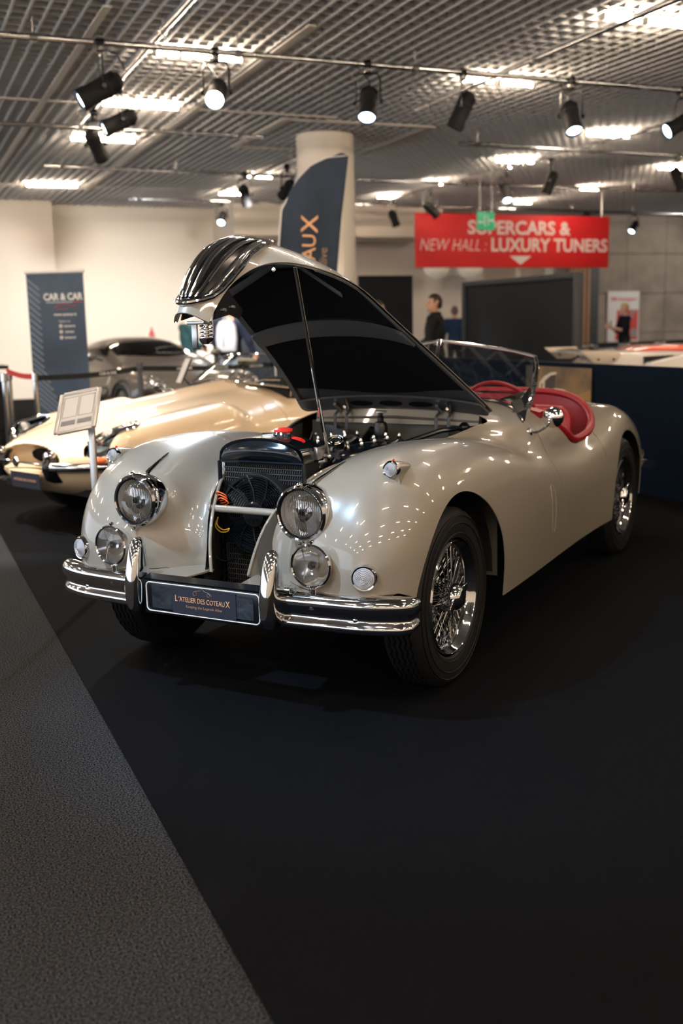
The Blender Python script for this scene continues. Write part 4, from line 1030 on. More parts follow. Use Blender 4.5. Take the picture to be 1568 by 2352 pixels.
for s in (-1, 1):
    h = empty('headlight', parent=ET)
    Pq, Tq = clip(_Pe, _Te, lambda P: np.maximum(heads(P), -s*P[:, 0])); sdf_obj('lamp_window', Pq, Tq, et_body, 'glass', h)
    Pq, Tq = clip(_Pe, _Te, lambda P: np.maximum(heads(P), -s*P[:, 0])); sdf_obj('lamp_recess', Pq, Tq, et_body, 'dark_metal', h, off=-.05)
    rg = []
    for k in range(40):
        a = 2*PI*k/40; q = .545+.115*math.cos(a); rg.append((s*q, -.47+.35*(q-.545)+.20*math.sin(a), .71))
    rg = np.array(rg)
    rg = snap(et_body, rg, 12)
    b = MB(); b.tube(rg.tolist(), .014, 8, closed=True); b.obj('chrome_surround', 'chrome', h)
    b = MB(); b.lathe([(0, .02), (.05, .015), (.085, 0), (.088, -.02)], axis_to((0, -1, .15), (s*.535, -.50, .63)), 28); b.obj('lamp_bulb', 'steel', h)
    o = empty('overrider', parent=ET)
    b = MB(); R = []
    for z, w, f in ((.36, .03, -.80), (.38, .045, -.85), (.45, .047, -.88), (.51, .045, -.875), (.55, .030, -.84)):
        R.append([(s*.315+w*math.cos(a), f+.06-.06*math.sin(a), z) for a in [2*PI*k/16 for k in range(16)]])
    b.loft(R); b.obj('overrider_horn', 'black', o, ang=60)
    b = MB(); b.ball((s*.315, -.82, .55), (.04, .05, .03), 14); b.obj('overrider_tip', 'chrome', o)
    q = [(s*x, y, .475) for x, y in ((.36, -.84), (.50, -.76), (.62, -.65), (.72, -.50), (.785, -.30))]
    b = MB(); b.tube(q, [.028, .028, .026, .022, .012], 10, flat=1.1); b.obj('quarter_bumper', 'chrome', ET)
    p = [(s*.60, -.62, .515)]
    b = MB(); b.ball(p[0], (.045, .05, .022), 14); b.obj('indicator_lamp', 'orange_wire', ET)
b = MB(); b.tube([(-.34, -.86, .495), (0, -.885, .495), (.34, -.86, .495)], .0085, 8); b.obj('mouth_bar', 'chrome', ET)
b = MB(); b.lathe([(0, .012), (.03, .010), (.036, 0), (.03, -.01), (0, -.012)], axis_to((0, -1, 0), (0, -.89, .495)), 20); b.obj('mouth_badge', 'chrome', ET)
b = MB(); b.box((0, -.62, .49), (.66, .02, .17)); b.obj('mouth_screen', 'pad', ET)
b = MB(); b.box((.10, -.885, .375), (.36, .006, .11), Matrix.Rotation(.12, 3, 'X')); npl = b.obj('number_plate', 'navy', ET)
text('lettering', "L'ATELIER DES COTEAUX", .024, 'gold_dim', npl, face((.10, -.8895, .375), (1, 0, 0), (0, 0, 1)), width=.28)
b = MB(); b.box((0, 1.0, .27), (1.3, 3.2, .05)); b.obj('underbody', 'matt_black', ET, flat=True)
def simple_wheel(parent, x, y, z, r=.325, w=.16):
    t = empty('wheel', (x, y, z), parent=parent); s = 1 if x > 0 else -1; A = axis_to((s, 0, 0))
    b = MB(); b.lathe([(r*.66, w*.42), (r*.72, w*.5), (r*.93, w*.5), (r, w*.38), (r, -w*.38), (r*.93, -w*.5), (r*.66, -w*.45)], A, 40); b.obj('tyre', 'rubber', t)
    b = MB(); b.lathe([(r*.68, w*.44), (r*.63, w*.38), (r*.6, 0), (r*.2, .0), (r*.16, w*.5), (0, w*.52)], A, 32)
    for k in range(10): b.tube([A @ Vector((r*.15*math.cos(k*.628), r*.15*math.sin(k*.628), w*.40)), A @ Vector((r*.63*math.cos(k*.628), r*.63*math.sin(k*.628), w*.34))], r*.045, 6, flat=.5)
    b.obj('rim', 'steel', t); return t
for x, y in ((.64, 0), (-.64, 0), (.64, 2.44), (-.64, 2.44)): simple_wheel(ET, x, y, .325)
# windscreen with a thin chrome frame, centre rod and mirror
W = empty('windscreen', parent=ET)
bs = [(-.64, 1.22, .90), (-.45, 1.12, .925), (-.2, 1.06, .94), (0, 1.05, .945), (.2, 1.06, .94), (.45, 1.12, .925), (.64, 1.22, .90)]
tp = [(-.53, 1.48, 1.12), (-.4, 1.43, 1.14), (-.2, 1.38, 1.155), (0, 1.37, 1.16), (.2, 1.38, 1.155), (.4, 1.43, 1.14), (.53, 1.48, 1.12)]
b = MB(); b.loft([bs, tp], caps=False, closed=False); b.obj('pane', 'glass', W)
b = MB(); b.tube([bs[0]]+tp+[bs[-1]], .009, 8); b.tube(bs, .010, 8); b.obj('screen_frame', 'chrome', W)
b = MB(); b.tube([(0, 1.06, .95), (0, 1.36, 1.15)], .005, 6); b.obj('mirror_rod', 'chrome', W)
b = MB(); b.box((.0, 1.30, 1.10), (.20, .02, .055)); b.obj('rear_view_mirror', 'primer', W, bevel=.008)
for x in (-.3, .05, .35):
    w = empty('wiper', parent=ET); b = MB(); b.tube([(x, 1.0, .945), (x+.12, 1.05, .97), (x+.30, 1.06, .97)], .006, 6); b.obj('wiper_arm', 'chrome', w)
t = empty('door_mirror', parent=ET); b = MB(); b.tube([(.70, 1.12, .84), (.74, 1.10, .93)], .008, 6); b.obj('mirror_stalk', 'chrome', t)
b = MB(); b.lathe([(0, -.03), (.045, -.015), (.058, .005), (0, .008)], axis_to((-.2, 1, 0), (.745, 1.11, .955)), 20); b.obj('mirror_head', 'chrome', t)
b = MB(); b.loft([[(x*.93, 1.20, .93-.05*abs(x)), (x*.95, 1.30, .93-.05*abs(x)), (x*.95, 1.30, .70), (x*.93, 1.20, .70)] for x in np.linspace(-.62, .62, 9)]); b.obj('dashboard', 'matt_black', ET)
for x in (-.3, .3):
    b = MB(); b.loft([[(x+.20*math.cos(a), yy+.06*math.sin(a), z) for a in [2*PI*k/16 for k in range(16)]] for yy, z in ((1.85, .4), (1.95, .7), (2.0, .88), (2.02, .93))]); b.obj('seat', 'matt_black', ET)
b = MB(); M = face((-.46, 1.00, 1.03), (.9, -.43, 0), (.25, .35, .9)); b.box((0, 0, 0), (.15, .22, .006)); cd = b.obj('price_card', 'white', None, flat=True)
b = MB(); b.box((0, .0, -.01), (.16, .22, .012)); b.tube([(0, -.05, -.01), (.0, -.09, -.10)], .008, 6); bk = b.obj('card_back', 'black', cd, flat=True)
cd.matrix_world = ET.matrix_basis @ M
tag(cd, 'white card propped below the windscreen of the cream car', 'card')
# ---------------------------------------------------------------- dark bronze coupe behind the cream car
CO = empty('coupe', (3.72, 14.45, .006), .598-HALL)
tag(CO, 'dark bronze coupe parked behind the cream car and the tape barrier', 'car')
cA = spline([-1.0, -.6, 0, .8, 2.0, 2.75, 3.6], [.72, .88, .95, .93, .94, .97, .86])
cT = spline([-1.0, -.7, -.2, .4, 1.0, 2.0, 2.8, 3.6], [.56, .70, .82, .90, .93, .93, .95, .84])
gT = spline([.3, .7, 1.2, 1.6, 2.2, 2.9, 3.5], [.90, 1.05, 1.21, 1.265, 1.24, 1.09, .88])
gA = spline([.3, 1.0, 1.6, 2.3, 3.5], [.74, .74, .70, .66, .52])
def co_low(x, y, z): return sweep(np.abs(x), y, z, 0, cA(y), .48, cT(y)-.48, .42, 2.9, (-1.0, -.1, 2.4), (3.7, 2.9, 2.4), 2.4)
def co_cab(x, y, z): return sweep(np.abs(x), y, z, 0, gA(y), .80, np.maximum(gT(y)-.80, .02), .4, 2.7, (.15, .6, 2.), (3.6, 3.2, 2.))
def co_body(x, y, z):
    f = smin(co_low(x, y, z), co_cab(x, y, z), .05)
    return smin(f, capsule(np.abs(x), y, z, (.72, -.55, .62), (.76, .35, .70), .13, .16), .08)
_Pc, _Qc = surface_nets(co_body, (-1.05, -1.1, .1), (1.05, 3.75, 1.35), .032); _Pc = snap(co_body, _Pc, 5); _Tc = tris(_Qc)
_Pc, _Tc = clip(_Pc, _Tc, lambda P: .20-P[:, 2])
for yc in (0, 2.75): _Pc, _Tc = clip(_Pc, _Tc, lambda P: np.where(np.abs(P[:, 0]) > .55, .365-np.hypot(P[:, 1]-yc, P[:, 2]-.34), -1))
MAT['bronze'] = mat('dark_bronze_paint', (.022, .017, .013), .3, 0., coat=1.)
def wscr(P): return np.maximum(np.maximum(.98-P[:, 2]+.06*np.abs(P[:, 0]), P[:, 2]-1.205+.12*P[:, 0]**2), np.maximum(np.abs(P[:, 0])-.63+.28*(P[:, 2]-.95), P[:, 1]-1.35))
def sglass(P): return np.maximum(np.maximum(1.0-P[:, 2], P[:, 2]-1.19+.10*(P[:, 1]-1.7)**2), np.maximum(.60-np.abs(P[:, 0]), np.maximum(1.02+1.4*(P[:, 2]-1.0)-P[:, 1], P[:, 1]-2.55+.9*(P[:, 2]-1))))
glz = lambda P: np.minimum(wscr(P), sglass(P))
Pq, Tq = clip(_Pc, _Tc, lambda P: -glz(P)); sdf_obj('bodywork', Pq, Tq, co_body, 'bronze', CO, .004, 'black')
MAT['dark_glass'] = glass_mat('smoked_glass', (.25, .27, .27))
Pq, Tq = clip(_Pc, _Tc, lambda P: wscr(P)+.006); sdf_obj('windscreen_pane', Pq, Tq, co_body, 'dark_glass', CO)
for s in (-1, 1):
    Pq, Tq = clip(_Pc, _Tc, lambda P: np.maximum(sglass(P)+.006, -s*P[:, 0])); sdf_obj('side_window', Pq, Tq, co_body, 'dark_glass', CO)
    simple_wheel(CO, s*.82, 0, .345, .345, .24); simple_wheel(CO, s*.83, 2.75, .345, .345, .26)
    h = empty('headlight', parent=CO)
    pts = snap(co_body, np.array([(s*(.66+.10*math.cos(a)), -.70+.22*math.sin(a)+.10*math.cos(a), .66+.10*math.sin(a)) for a in [2*PI*k/24 for k in range(24)]]))
    b = MB(); b.tube(pts.tolist(), .012, 6, closed=True); b.obj('lamp_surround', 'chrome', h)
    c = snap(co_body, np.array([(s*.66, -.72, .66)]))[0]
    for dx in (-.05, .05):
        b = MB(); b.ball((c[0]+dx, c[1]-abs(dx)*.2+.02, c[2]+dx*s*.3), .045, 14); b.obj('lamp_bulb', 'chrome', h)
    m = empty('door_mirror', parent=CO)
    b = MB(); b.tube([(s*.80, .92, .95), (s*.93, .90, .99)], .014, 6); b.obj('mirror_stalk', 'black', m)
    b = MB(); b.ball((s*.99, .90, 1.01), (.09, .06, .065), 16); b.obj('mirror_head', 'bronze', m)
    b = MB(); y0 = .45; P = snap(co_body, np.array([(s*.95, y, z) for y, z in ((.42, .55), (.50, .60), (1.6, .50), (1.62, .42), (.55, .48))])); b.tube(P.tolist(), .014, 6, closed=True); b.obj('side_vent_trim', 'black', CO)
b = MB(); b.lathe([(1, -.035), (1, .035), (.9, .045), (.9, -.045)], Matrix.Translation((0, -.80, .42)) @ Matrix.Rotation(-PI/2, 4, 'X') @ Matrix.Diagonal((.42, .15, 1, 1)), 28)
b.obj('grille_surround', 'chrome', CO)
b = MB(); b.box((0, 1.2, .24), (1.4, 3.8, .04)); b.obj('underbody', 'matt_black', CO, flat=True)
b = MB(); b.loft([[(x, 1.0, .98), (x, 1.12, .96), (x, 1.12, .7), (x, 1.0, .7)] for x in (-.68, .68)]); b.obj('dashboard', 'matt_black', CO)
for x in (-.36, .36):
    b = MB(); b.loft([[(x+.23*math.cos(a), yy+.08*math.sin(a), z) for a in [2*PI*k/16 for k in range(16)]] for yy, z in ((1.65, .4), (1.8, .8), (1.88, .95))]); b.ball((x, 1.9, 1.04), (.12, .05, .09), 12); b.obj('seat', 'matt_black', CO)
b = MB(); b.tube([(-.36+.18*math.cos(a), 1.24+.08*math.sin(a), .96+.16*math.sin(a)) for a in [2*PI*k/24 for k in range(24)]], .014, 6, closed=True); b.obj('steering_wheel', 'black', CO)
# ---------------------------------------------------------------- people
MAT['skin'] = mat('skin', (.55, .30, .20), .5); MAT['skin_fair'] = mat('fair_skin', (.66, .40, .31), .5)
MAT['hair_dark'] = mat('dark_hair', (.018, .012, .010), .6); MAT['hair_blond'] = mat('blond_hair', (.55, .40, .20), .6); MAT['hair_grey'] = mat('greying_hair', (.10, .08, .07), .6)
def cloth(n, c): MAT[n] = mat(n, c, .85, spec=.2)
cloth('black_wool', (.010, .010, .012)); cloth('blue_suit', (.012, .03, .075)); cloth('black_shirt', (.008, .010, .016)); cloth('teal_wool', (.016, .05, .055))
cloth('navy_wool', (.010, .014, .03)); cloth('grey_trousers', (.22, .25, .31)); cloth('dark_trousers', (.02, .02, .025)); cloth('pale_bag', (.52, .53, .60)); cloth('pink_scarf', (.60, .42, .42))
V3 = lambda *a: np.array(a, float)
def caps_union(parts, k):
    def f(x, y, z):
        r = None
        for p in parts:
            d = capsule(x, y, z, p[1], p[2], p[3], p[4]) if p[0] == 'c' else ellipsoid(x, y, z, p[1], p[2])
            r = d if r is None else smin(r, d, k)
        return r
    return f
def sdf_part(name, parts, k, m, parent, h=.015, cut=None, pad=.05):
    f = caps_union(parts, k); lo = np.full(3, 9.); hi = np.full(3, -9.)
    for p in parts:
        for c, r in (((p[1], p[3]), (p[2], p[4])) if p[0] == 'c' else ((p[1], p[2]),)):
            lo = np.minimum(lo, np.array(c)-np.array(r)); hi = np.maximum(hi, np.array(c)+np.array(r))
    P, Q = surface_nets(f, lo-pad, hi+pad, h); P = snap(f, P, 3); T = tris(Q)
    if cut: P, T = clip(P, T, cut)
    return sdf_obj(name, P, T, f, m, parent, .004 if cut else 0, m)
def hand_parts(wr, el, curl):
    d = wr-el; d /= np.linalg.norm(d); up = np.array([0, 0, 1.]); sd = np.cross(d, up); sd /= max(np.linalg.norm(sd), 1e-6); up = np.cross(sd, d)
    out = [('c', wr, wr+d*.075, .026, .036)]
    for i, L in enumerate((.068, .078, .072, .056)):
        b = wr+d*.085+up*(.027-.018*i); k = b+d*L*.5*(1-.3*curl)-sd*L*.25*curl; t = k+d*L*.45*(1-1.1*curl)-sd*L*.4*curl
        out += [('c', b, k, .0105, .0095), ('c', k, t, .0095, .008)]
    b = wr+d*.03+up*.028; out += [('c', b, b+up*.035+d*.03-sd*.01, .013, .011), ('c', b+up*.035+d*.03-sd*.01, b+up*.045+d*.058-sd*.02, .011, .009)]
    return out
def person(loc, rz, H, label, top, legs, hair='hair_dark', skin='skin', arms=None, head_turn=0., short=False, bald=False, collar=False, pitch=0.):
    """x: the person's right, y: ahead, z: up"""
    t = empty('person', (loc[0], loc[1], .006), rz); tag(t, label, 'person')
    t.scale = (H/1.75,)*3
    ct, st = math.cos(head_turn), math.sin(head_turn)
    hd = lambda x, y, z: V3(x*ct-y*st, x*st+y*ct, z-pitch*y)
    arms = arms or {1: ((.26, -.03, 1.13), (.27, .06, .90)), -1: ((-.26, -.03, 1.13), (-.27, .06, .90))}
    head = [('e', hd(0, .0, 1.655), (.077, .095, .095)), ('e', hd(0, .030, 1.60), (.065, .075, .09)), ('e', hd(0, .055, 1.555), (.045, .045, .04)),
            ('c', hd(0, .100, 1.635), hd(0, .118, 1.60), .010, .015), ('c', hd(.078, .0, 1.615), hd(.082, -.012, 1.65), .010, .016), ('c', hd(-.078, .0, 1.615), hd(-.082, -.012, 1.65), .010, .016),
            ('c', hd(0, .098, 1.567), hd(0, .10, 1.573), .014, .012)]
    neck = [('c', V3(0, -.015, 1.40), V3(0, .0, 1.56), .058, .055)]
    tor = [('c', V3(-.165, -.01, 1.405), V3(.165, -.01, 1.405), .062, .062), ('e', (0, .0, 1.25), (.175, .115, .22)), ('e', (0, .005, 1.04), (.15, .105, .17)), ('e', (0, -.01, .92), (.170, .12, .13))]
    leg = []; shoe = []
    for s in (-1, 1):
        leg += [('c', V3(s*.09, -.01, .90), V3(s*.10, .01, .50), .088, .058), ('c', V3(s*.10, .01, .50), V3(s*.105, -.03, .10), .057, .038)]
        shoe += [('c', V3(s*.105, -.05, .055), V3(s*.115, .14, .04), .048, .04)]
    arm = []; sl = []; hands = []
    for s, (e, w) in arms.items():
        sh, e, w = V3(s*.195, -.01, 1.395), V3(*e), V3(*w)
        arm += [('c', sh, e, .050, .040), ('c', e, w, .040, .027)]
        sl += [('c', sh, e, .068, .058)]+([] if short else [('c', e, e+(w-e)*.93, .056, .042)])
        hands += hand_parts(w, e, .55)
    sdf_part('body', head+neck+tor+arm+leg+hands, .022, skin, t, .0125)
    P_ = lambda L, g: [(p[0], p[1], p[2], p[3]+g, p[4]+g) if p[0] == 'c' else (p[0], p[1], tuple(np.array(p[2])+g)) for p in L]
    sdf_part('top_garment', P_(tor, .020)+sl, .04, top, t, .016, cut=lambda P: np.maximum(.84-P[:, 2], P[:, 2]-(1.47 if not collar else 1.60)))
    if collar: sdf_part('collar', [('c', V3(0, -.02, 1.42), V3(0, -.012, 1.505), .085, .078)], .02, top, t, .012, cut=lambda P: P[:, 2]-1.515+.35*np.clip(P[:, 1], 0, 1))
    sdf_part('trousers', P_(leg, .014)+P_([tor[3]], .006), .03, legs, t, .02, cut=lambda P: .08-P[:, 2])
    sdf_part('shoes', shoe, .02, 'black_shirt', t, .014, cut=lambda P: .004-P[:, 2])
    hair_p = [('e', hd(0, -.008, 1.662), (.084, .102, .101)), ('e', hd(0, -.03, 1.61), (.078, .080, .09))]
    def hc(P):
        x = P[:, 0]*ct+P[:, 1]*st; y = -P[:, 0]*st+P[:, 1]*ct; z = P[:, 2]+pitch*y
        return np.maximum(1.555-z, np.maximum(np.where(z < 1.70, y-.035, y-.085), np.where(z < 1.63, y+.02, -1)))
    sdf_part('hair', hair_p, .03, hair, t, .012, cut=hc)
    for s in (-1, 1):
        b = MB(); b.ball(tuple(hd(s*.032, .090, 1.635)), .0095, 10); b.obj('eye', 'black_shirt', t)
    b = MB(); b.tube([tuple(hd(x, .108-.1*x*x*30, 1.570)) for x in (-.022, 0, .022)], .004, 6); b.obj('mouth', 'pink_scarf', t)
    return t
FH = HALL
man = person((6.95, 13.15), PI/2-.55-FH+.25, 1.76, 'man in a dark collared jacket seen from behind, looking left behind the windscreen', 'black_wool', 'dark_trousers', collar=True, head_turn=.55, arms={1: ((.27, .03, 1.12), (.20, .25, 1.05)), -1: ((-.28, .02, 1.13), (-.16, .24, 1.04))})
person((12.35, 22.35), -FH-.1, 1.73, 'person in a blue suit far off, seen from behind next to the charcoal panel', 'blue_suit', 'dark_trousers', hair='hair_grey')
blond = person((15.5, 20.1), PI/2-FH+.1, 1.71, 'blond person in a black T-shirt holding up a phone by the concrete wall', 'black_shirt', 'dark_trousers', 'hair_blond', 'skin_fair', short=True, pitch=.25, arms={1: ((.22, .10, 1.12), (.06, .34, 1.22)), -1: ((-.22, .08, 1.12), (-.05, .34, 1.20))})
person((4.52, 17.15), -PI/2-FH+.5, 1.72, 'person in a teal jacket standing behind the dark coupe, arms bent', 'teal_wool', 'dark_trousers', 'hair_blond', 'skin_fair', arms={1: ((.26, .04, 1.12), (.08, .25, 1.10)), -1: ((-.26, .04, 1.12), (-.10, .26, 1.05))})
bpk = person((5.12, 16.75), -FH-.15, 1.76, 'person in navy with a pale backpack, seen from behind the dark coupe', 'navy_wool', 'grey_trousers', arms={1: ((.30, .0, 1.14), (.36, .06, .93)), -1: ((-.28, .05, 1.13), (-.25, .25, 1.0))})
person((5.17, 11.75), -FH+2.2, 1.74, 'fair-haired head of a person just above the raised bonnet, taller of the two', 'black_wool', 'dark_trousers', 'hair_blond', 'skin_fair')
person((5.62, 12.15), -FH-1.2, 1.66, 'dark-haired head of a person close above the raised bonnet edge, shorter of the two', 'black_wool', 'dark_trousers', 'hair_dark', 'skin')
ph_ = empty('phone', (15.12, 20.08, 1.26), PI/2-FH); tag(ph_, 'phone held up by the blond person in the black T-shirt', 'phone')
b = MB(); b.box((0, 0, 0), (.075, .008, .15)); b.obj('phone_case', 'black', ph_, bevel=.003); b = MB(); b.box((0, -.0046, 0), (.068, .001, .14)); b.obj('phone_screen', 'primer', ph_, flat=True)
bag = empty('backpack', (5.12, 16.75, .006), -FH-.15); tag(bag, 'pale grey backpack worn by the person in navy', 'backpack')
b = MB(); R = [[(w*math.copysign(abs(math.cos(a))**.6, math.cos(a)), -.245+d*math.copysign(abs(math.sin(a))**.7, math.sin(a)), z) for a in [2*PI*k/24 for k in range(24)]] for z, w, d in ((.98, .13, .05), (1.0, .165, .085), (1.2, .175, .095), (1.38, .155, .08), (1.46, .11, .05), (1.48, .05, .02))]
b.loft(R); b.obj('bag_body', 'pale_bag', bag, ang=60); b = MB(); b.box((-.03, -.345, 1.16), (.018, .008, .18)); b.obj('zip', 'dark_metal', bag)
b = MB(); b.tube([(.06, -.2, 1.46), (.05, -.22, 1.52), (-.05, -.22, 1.52), (-.06, -.2, 1.46)], .010, 6); b.obj('carry_handle', 'pale_bag', bag)
# ---------------------------------------------------------------- partitions, banners, barriers and small things
def board(name, c, d, m, label, cat, rz=0., group=None, bevel=0.):
    t = empty(name, (c[0], c[1], c[2]), rz); tag(t, label, cat, group)
    b = MB(); b.box((0, 0, 0), d); b.obj('board', m, t, bevel=bevel, flat=not bevel); return t
# low navy wall behind the grey roadster
lw = empty('low_partition', (5.50, 6.6, 0)); tag(lw, 'low navy partition wall behind the grey roadster, with a faint diamond pattern', 'partition')
b = MB(); b.box((0, 0, .51), (.08, 7.3, 1.012)); b.obj('partition_board', M_navy_wall, lw, flat=True)
M_navy2 = mat('navy_quilt_line', (.002, .0078, .0195), .6); b = MB()
for k in range(8):
    for sg in (-1, 1): b.tube([(-.042, .9+k*.34, .50 if sg > 0 else .98), (-.042, .9+k*.34+.34, .98 if sg > 0 else .50)], .004, 4)
b.obj('diamond_stitching', M_navy2, lw, flat=True)
# photo print of a white classic car on the partition
pr = empty('photo_print', (5.447, 7.98, .70)); tag(pr, 'photo print of a white vintage car, fixed to the navy partition', 'picture')
M_print = noise_mat(mat('print_ground', (.2, .13, .08), .35), 2.2, (.05, .045, .042), (.30, .18, .085), 3, coords='Object')
FR = face((0, 0, 0), (0, -1, 0), (0, 0, 1))     # right of the picture = nearer the viewer
b = MB(); b.box((0, 0, 0), (.010, 1.0, .56)); b.obj('print_sheet', M_print, pr, flat=True)
M_pw = mat('printed_white', (.70, .62, .52), .4); M_pd = mat('printed_dark', (.05, .045, .042), .4); M_po = mat('printed_brown', (.34, .19, .075), .4)
def flat(name, poly, m, off, parent=pr, M=None):
    b = MB(); M = M or face((-.0055-off, 0, 0), (0, -1, 0), (0, 0, 1)); b.prism(poly, .0006, M); return b.obj(name, m, parent, flat=True)
flat('printed_floor', [(-.1, -.28), (.5, -.28), (.5, .10), (.2, .02), (-.1, -.05)], M_po, 0)
flat('printed_wall', [(-.5, -.28), (-.35, -.28), (-.35, .28), (-.5, .28)], M_pd, 0)
flat('printed_car', [(-.27, -.02), (-.28, -.28), (.24, -.28), (.27, -.16), (.26, .0), (.20, .06), (.10, .085), (-.02, .09), (-.10, .07), (-.20, .02)], M_pw, .0008)
flat('printed_roof', [(-.28, .13), (-.20, .19), (-.10, .225), (-.01, .235), (-.01, .215), (-.10, .20), (-.19, .15), (-.20, .02), (-.23, .02), (-.22, .13), (-.25, .12), (-.27, .0), (-.29, .0)], M_pw, .0008)
flat('printed_screen', [(-.19, .03), (-.18, .145), (-.10, .195), (-.02, .21), (-.04, .09), (-.10, .075)], M_pd, .0012)
flat('printed_mouth', [(.0, .01), (.03, .03), (.08, .035), (.085, .02), (.04, .015)], M_pd, .0014)
flat('printed_arch', [(.0, -.28), (.03, -.17), (.12, -.10), (.18, -.16), (.20, -.28)], mat('printed_grey', (.36, .34, .32), .4), .0014)
# charcoal display panel with a frame
cpn = empty('display_panel', (8.47, 13.46, 0)); tag(cpn, 'large charcoal display panel with a dark frame beyond the windscreen', 'panel')
b = MB(); b.box((0, 0, 1.03), (.04, 2.95, 1.86)); b.obj('panel_face', M_panel, cpn, flat=True)
b = MB()
for yy in (-1.5, 1.5): b.box((0, yy, 1.0), (.12, .075, 2.0))
b.box((0, 0, 1.965), (.12, 2.95, .075)); b.box((0, 0, .05), (.12, 2.95, .08)); b.obj('panel_frame', M_grey_post, cpn, bevel=.006)
board('black_partition', (8.03, 17.0, 1.10), (1.02, .07, 2.2), M_black_wall, 'tall black partition right of the white column', 'partition')
board('black_partition', (6.05, 17.95, 1.10), (1.75, .07, 2.2), M_black_wall, 'tall black partition behind the raised bonnet and the backpack', 'partition')
# red hall banner
rb = empty('hall_banner', (11.91, 19.0, 2.965)); tag(rb, 'wide red banner reading SUPERCARS & LUXURY TUNERS', 'banner')
b = MB(); b.box((0, 0, 0), (4.57, .05, 1.045)); b.obj('banner_cloth', M_red_banner, rb, bevel=.01)
RF = lambda x, z: face((x, -.027, z), (1, 0, 0), (0, 0, 1))
text('lettering', 'SUPERCARS &', .40, M_pale_letter, rb, RF(.08, .25), .010, width=2.43, height=.275)
text('lettering', 'NEW HALL :', .335, M_pale_letter, rb, RF(-1.46, -.095), -.004, .25, width=1.50, height=.225)
text('lettering', 'LUXURY TUNERS', .40, M_pale_letter, rb, RF(.82, -.085), .010, width=2.82, height=.272)
b = MB(); b.prism([(-.26, -.29), (.26, -.29), (0, -.465)][::-1], .003, RF(.10, 0)); b.obj('arrow_mark', M_pale_letter, rb, flat=True)
b = MB()
for x in (-2.1, 2.1): b.tube([(x, 0, .52), (x, 0, 1.02)], .008, 6)
b.obj('hanging_wire', 'steel', rb)
# exit sign
M_green = mat('green_sign', (.02, .22, .10), .4, emit=(.03, .36, .16), estr=.5)
es = empty('exit_sign', (8.26, 14.0, 2.84), .25); tag(es, 'hanging green exit sign with white arrows in front of the red banner', 'sign')
b = MB(); b.box((0, 0, 0), (.345, .03, .255)); b.obj('sign_box', M_green, es, bevel=.006)
b = MB(); G = face((0, -.0155, 0), (1, 0, 0), (0, 0, 1)); b.box((.09, -.017, .01), (.09, .002, .022)); b.box((-.11, -.017, -.02), (.07, .002, .022)); b.prism([(.13, -.03), (.155, .01), (.13, .05)], .002, G); b.prism([(-.14, .02), (-.16, -.02), (-.14, -.06)][::-1], .002, G)
b.tube([(-.02, -.017, .08), (-.045, -.017, .05), (-.045, -.017, -.04), (-.02, -.017, -.07)], .010, 5); b.tube([(.04, -.017, .08), (.02, -.017, .02), (.04, -.017, -.06)], .010, 5); b.obj('pictogram', 'white', es, flat=True)
b = MB()
for x in (-.12, .12): b.tube([(x, 0, .12), (x, 0, 1.10)], .005, 6)
b.obj('hanging_rod', 'steel', es)
# feather flag
M_flag = noise_mat(mat('navy_flag_cloth', (.02, .035, .065), .75), 3, (.010, .021, .043), (.015, .030, .058), 2)
FK = 1.317; ZF = lambda z: 1.4+(z-1.4)*FK
fl = empty('feather_flag', (4.11, 10.43, 0), -FH-.05); tag(fl, 'navy feather flag with copper lettering in front of the white column', 'flag')
outl = [(-.32, .55), (-.315, 1.4), (-.29, 1.8), (-.262, 2.07), (-.235, 2.28), (-.17, 2.42), (-.10, 2.51), (0, 2.60), (.10, 2.65), (.20, 2.668), (.29, 2.662)]
right = [(.155, .55), (.165, 1.4), (.185, 1.80), (.225, 2.2), (.27, 2.52), (.29, 2.662)]
def wav(x, z): return .014*math.sin(9*x+2.2*z)+.008*math.sin(21*x-3*z)
def at(L, z):
    for (x0, z0), (x1, z1) in zip(L, L[1:]):
        if z0 <= z <= z1: return x0+(x1-x0)*(z-z0)/(z1-z0+1e-9)
    return L[-1][0]
rows = []
for i in range(60):
    z = .55+(2.664-.55)*(i/59)**.9; l = at([p for p in outl if p[1] <= 2.668 and p[0] <= .2001], z); r = at(right, z)
    rows.append([(FK*(l+(r-l)*k/16), wav(l+(r-l)*k/16, z), ZF(z+.03*math.sin(PI*k/16)*(i/59)**6)) for k in range(17)])
b = MB(); b.loft(rows, caps=False, closed=False); o = b.obj('flag_cloth', M_flag, fl, ang=80); md = o.modifiers.new('t', 'SOLIDIFY'); md.thickness = .002
b = MB(); b.tube([(FK*x, .01, z) for x, z in ((-.32, .03), (-.325, ZF(1.2)), (-.295, ZF(1.8)), (-.24, ZF(2.28)), (-.105, ZF(2.515)), (.1, ZF(2.66)), (.285, ZF(2.672)))], [.014, .012, .010, .008, .007, .006, .005], 8); b.obj('flag_pole', 'white', fl)
for a in (0, PI/2):
    b = MB(); b.tube([(-.32*FK+.4*math.cos(a), .01+.4*math.sin(a), .02), (-.32*FK-.4*math.cos(a), .01-.4*math.sin(a), .02)], .015, 6); b.obj('base_leg', 'steel', fl)
def vt(x, z, tilt=.055): return face((FK*x, -.034, ZF(z)), (math.sin(tilt), 0, math.cos(tilt)), (-math.cos(tilt), 0, math.sin(tilt)))
text('lettering', "L'ATELIER DES COTEAU", .150*FK, 'gold', fl, vt(-.020, 2.092), .001, align='RIGHT', space=.97)
text('lettering', "X", .185*FK, 'gold', fl, vt(-.015, 2.165), .002)
text('lettering', "Keeping the Legends Alive", .090*FK, 'gold_dim', fl, vt(.085, 1.985), .0, align='RIGHT')
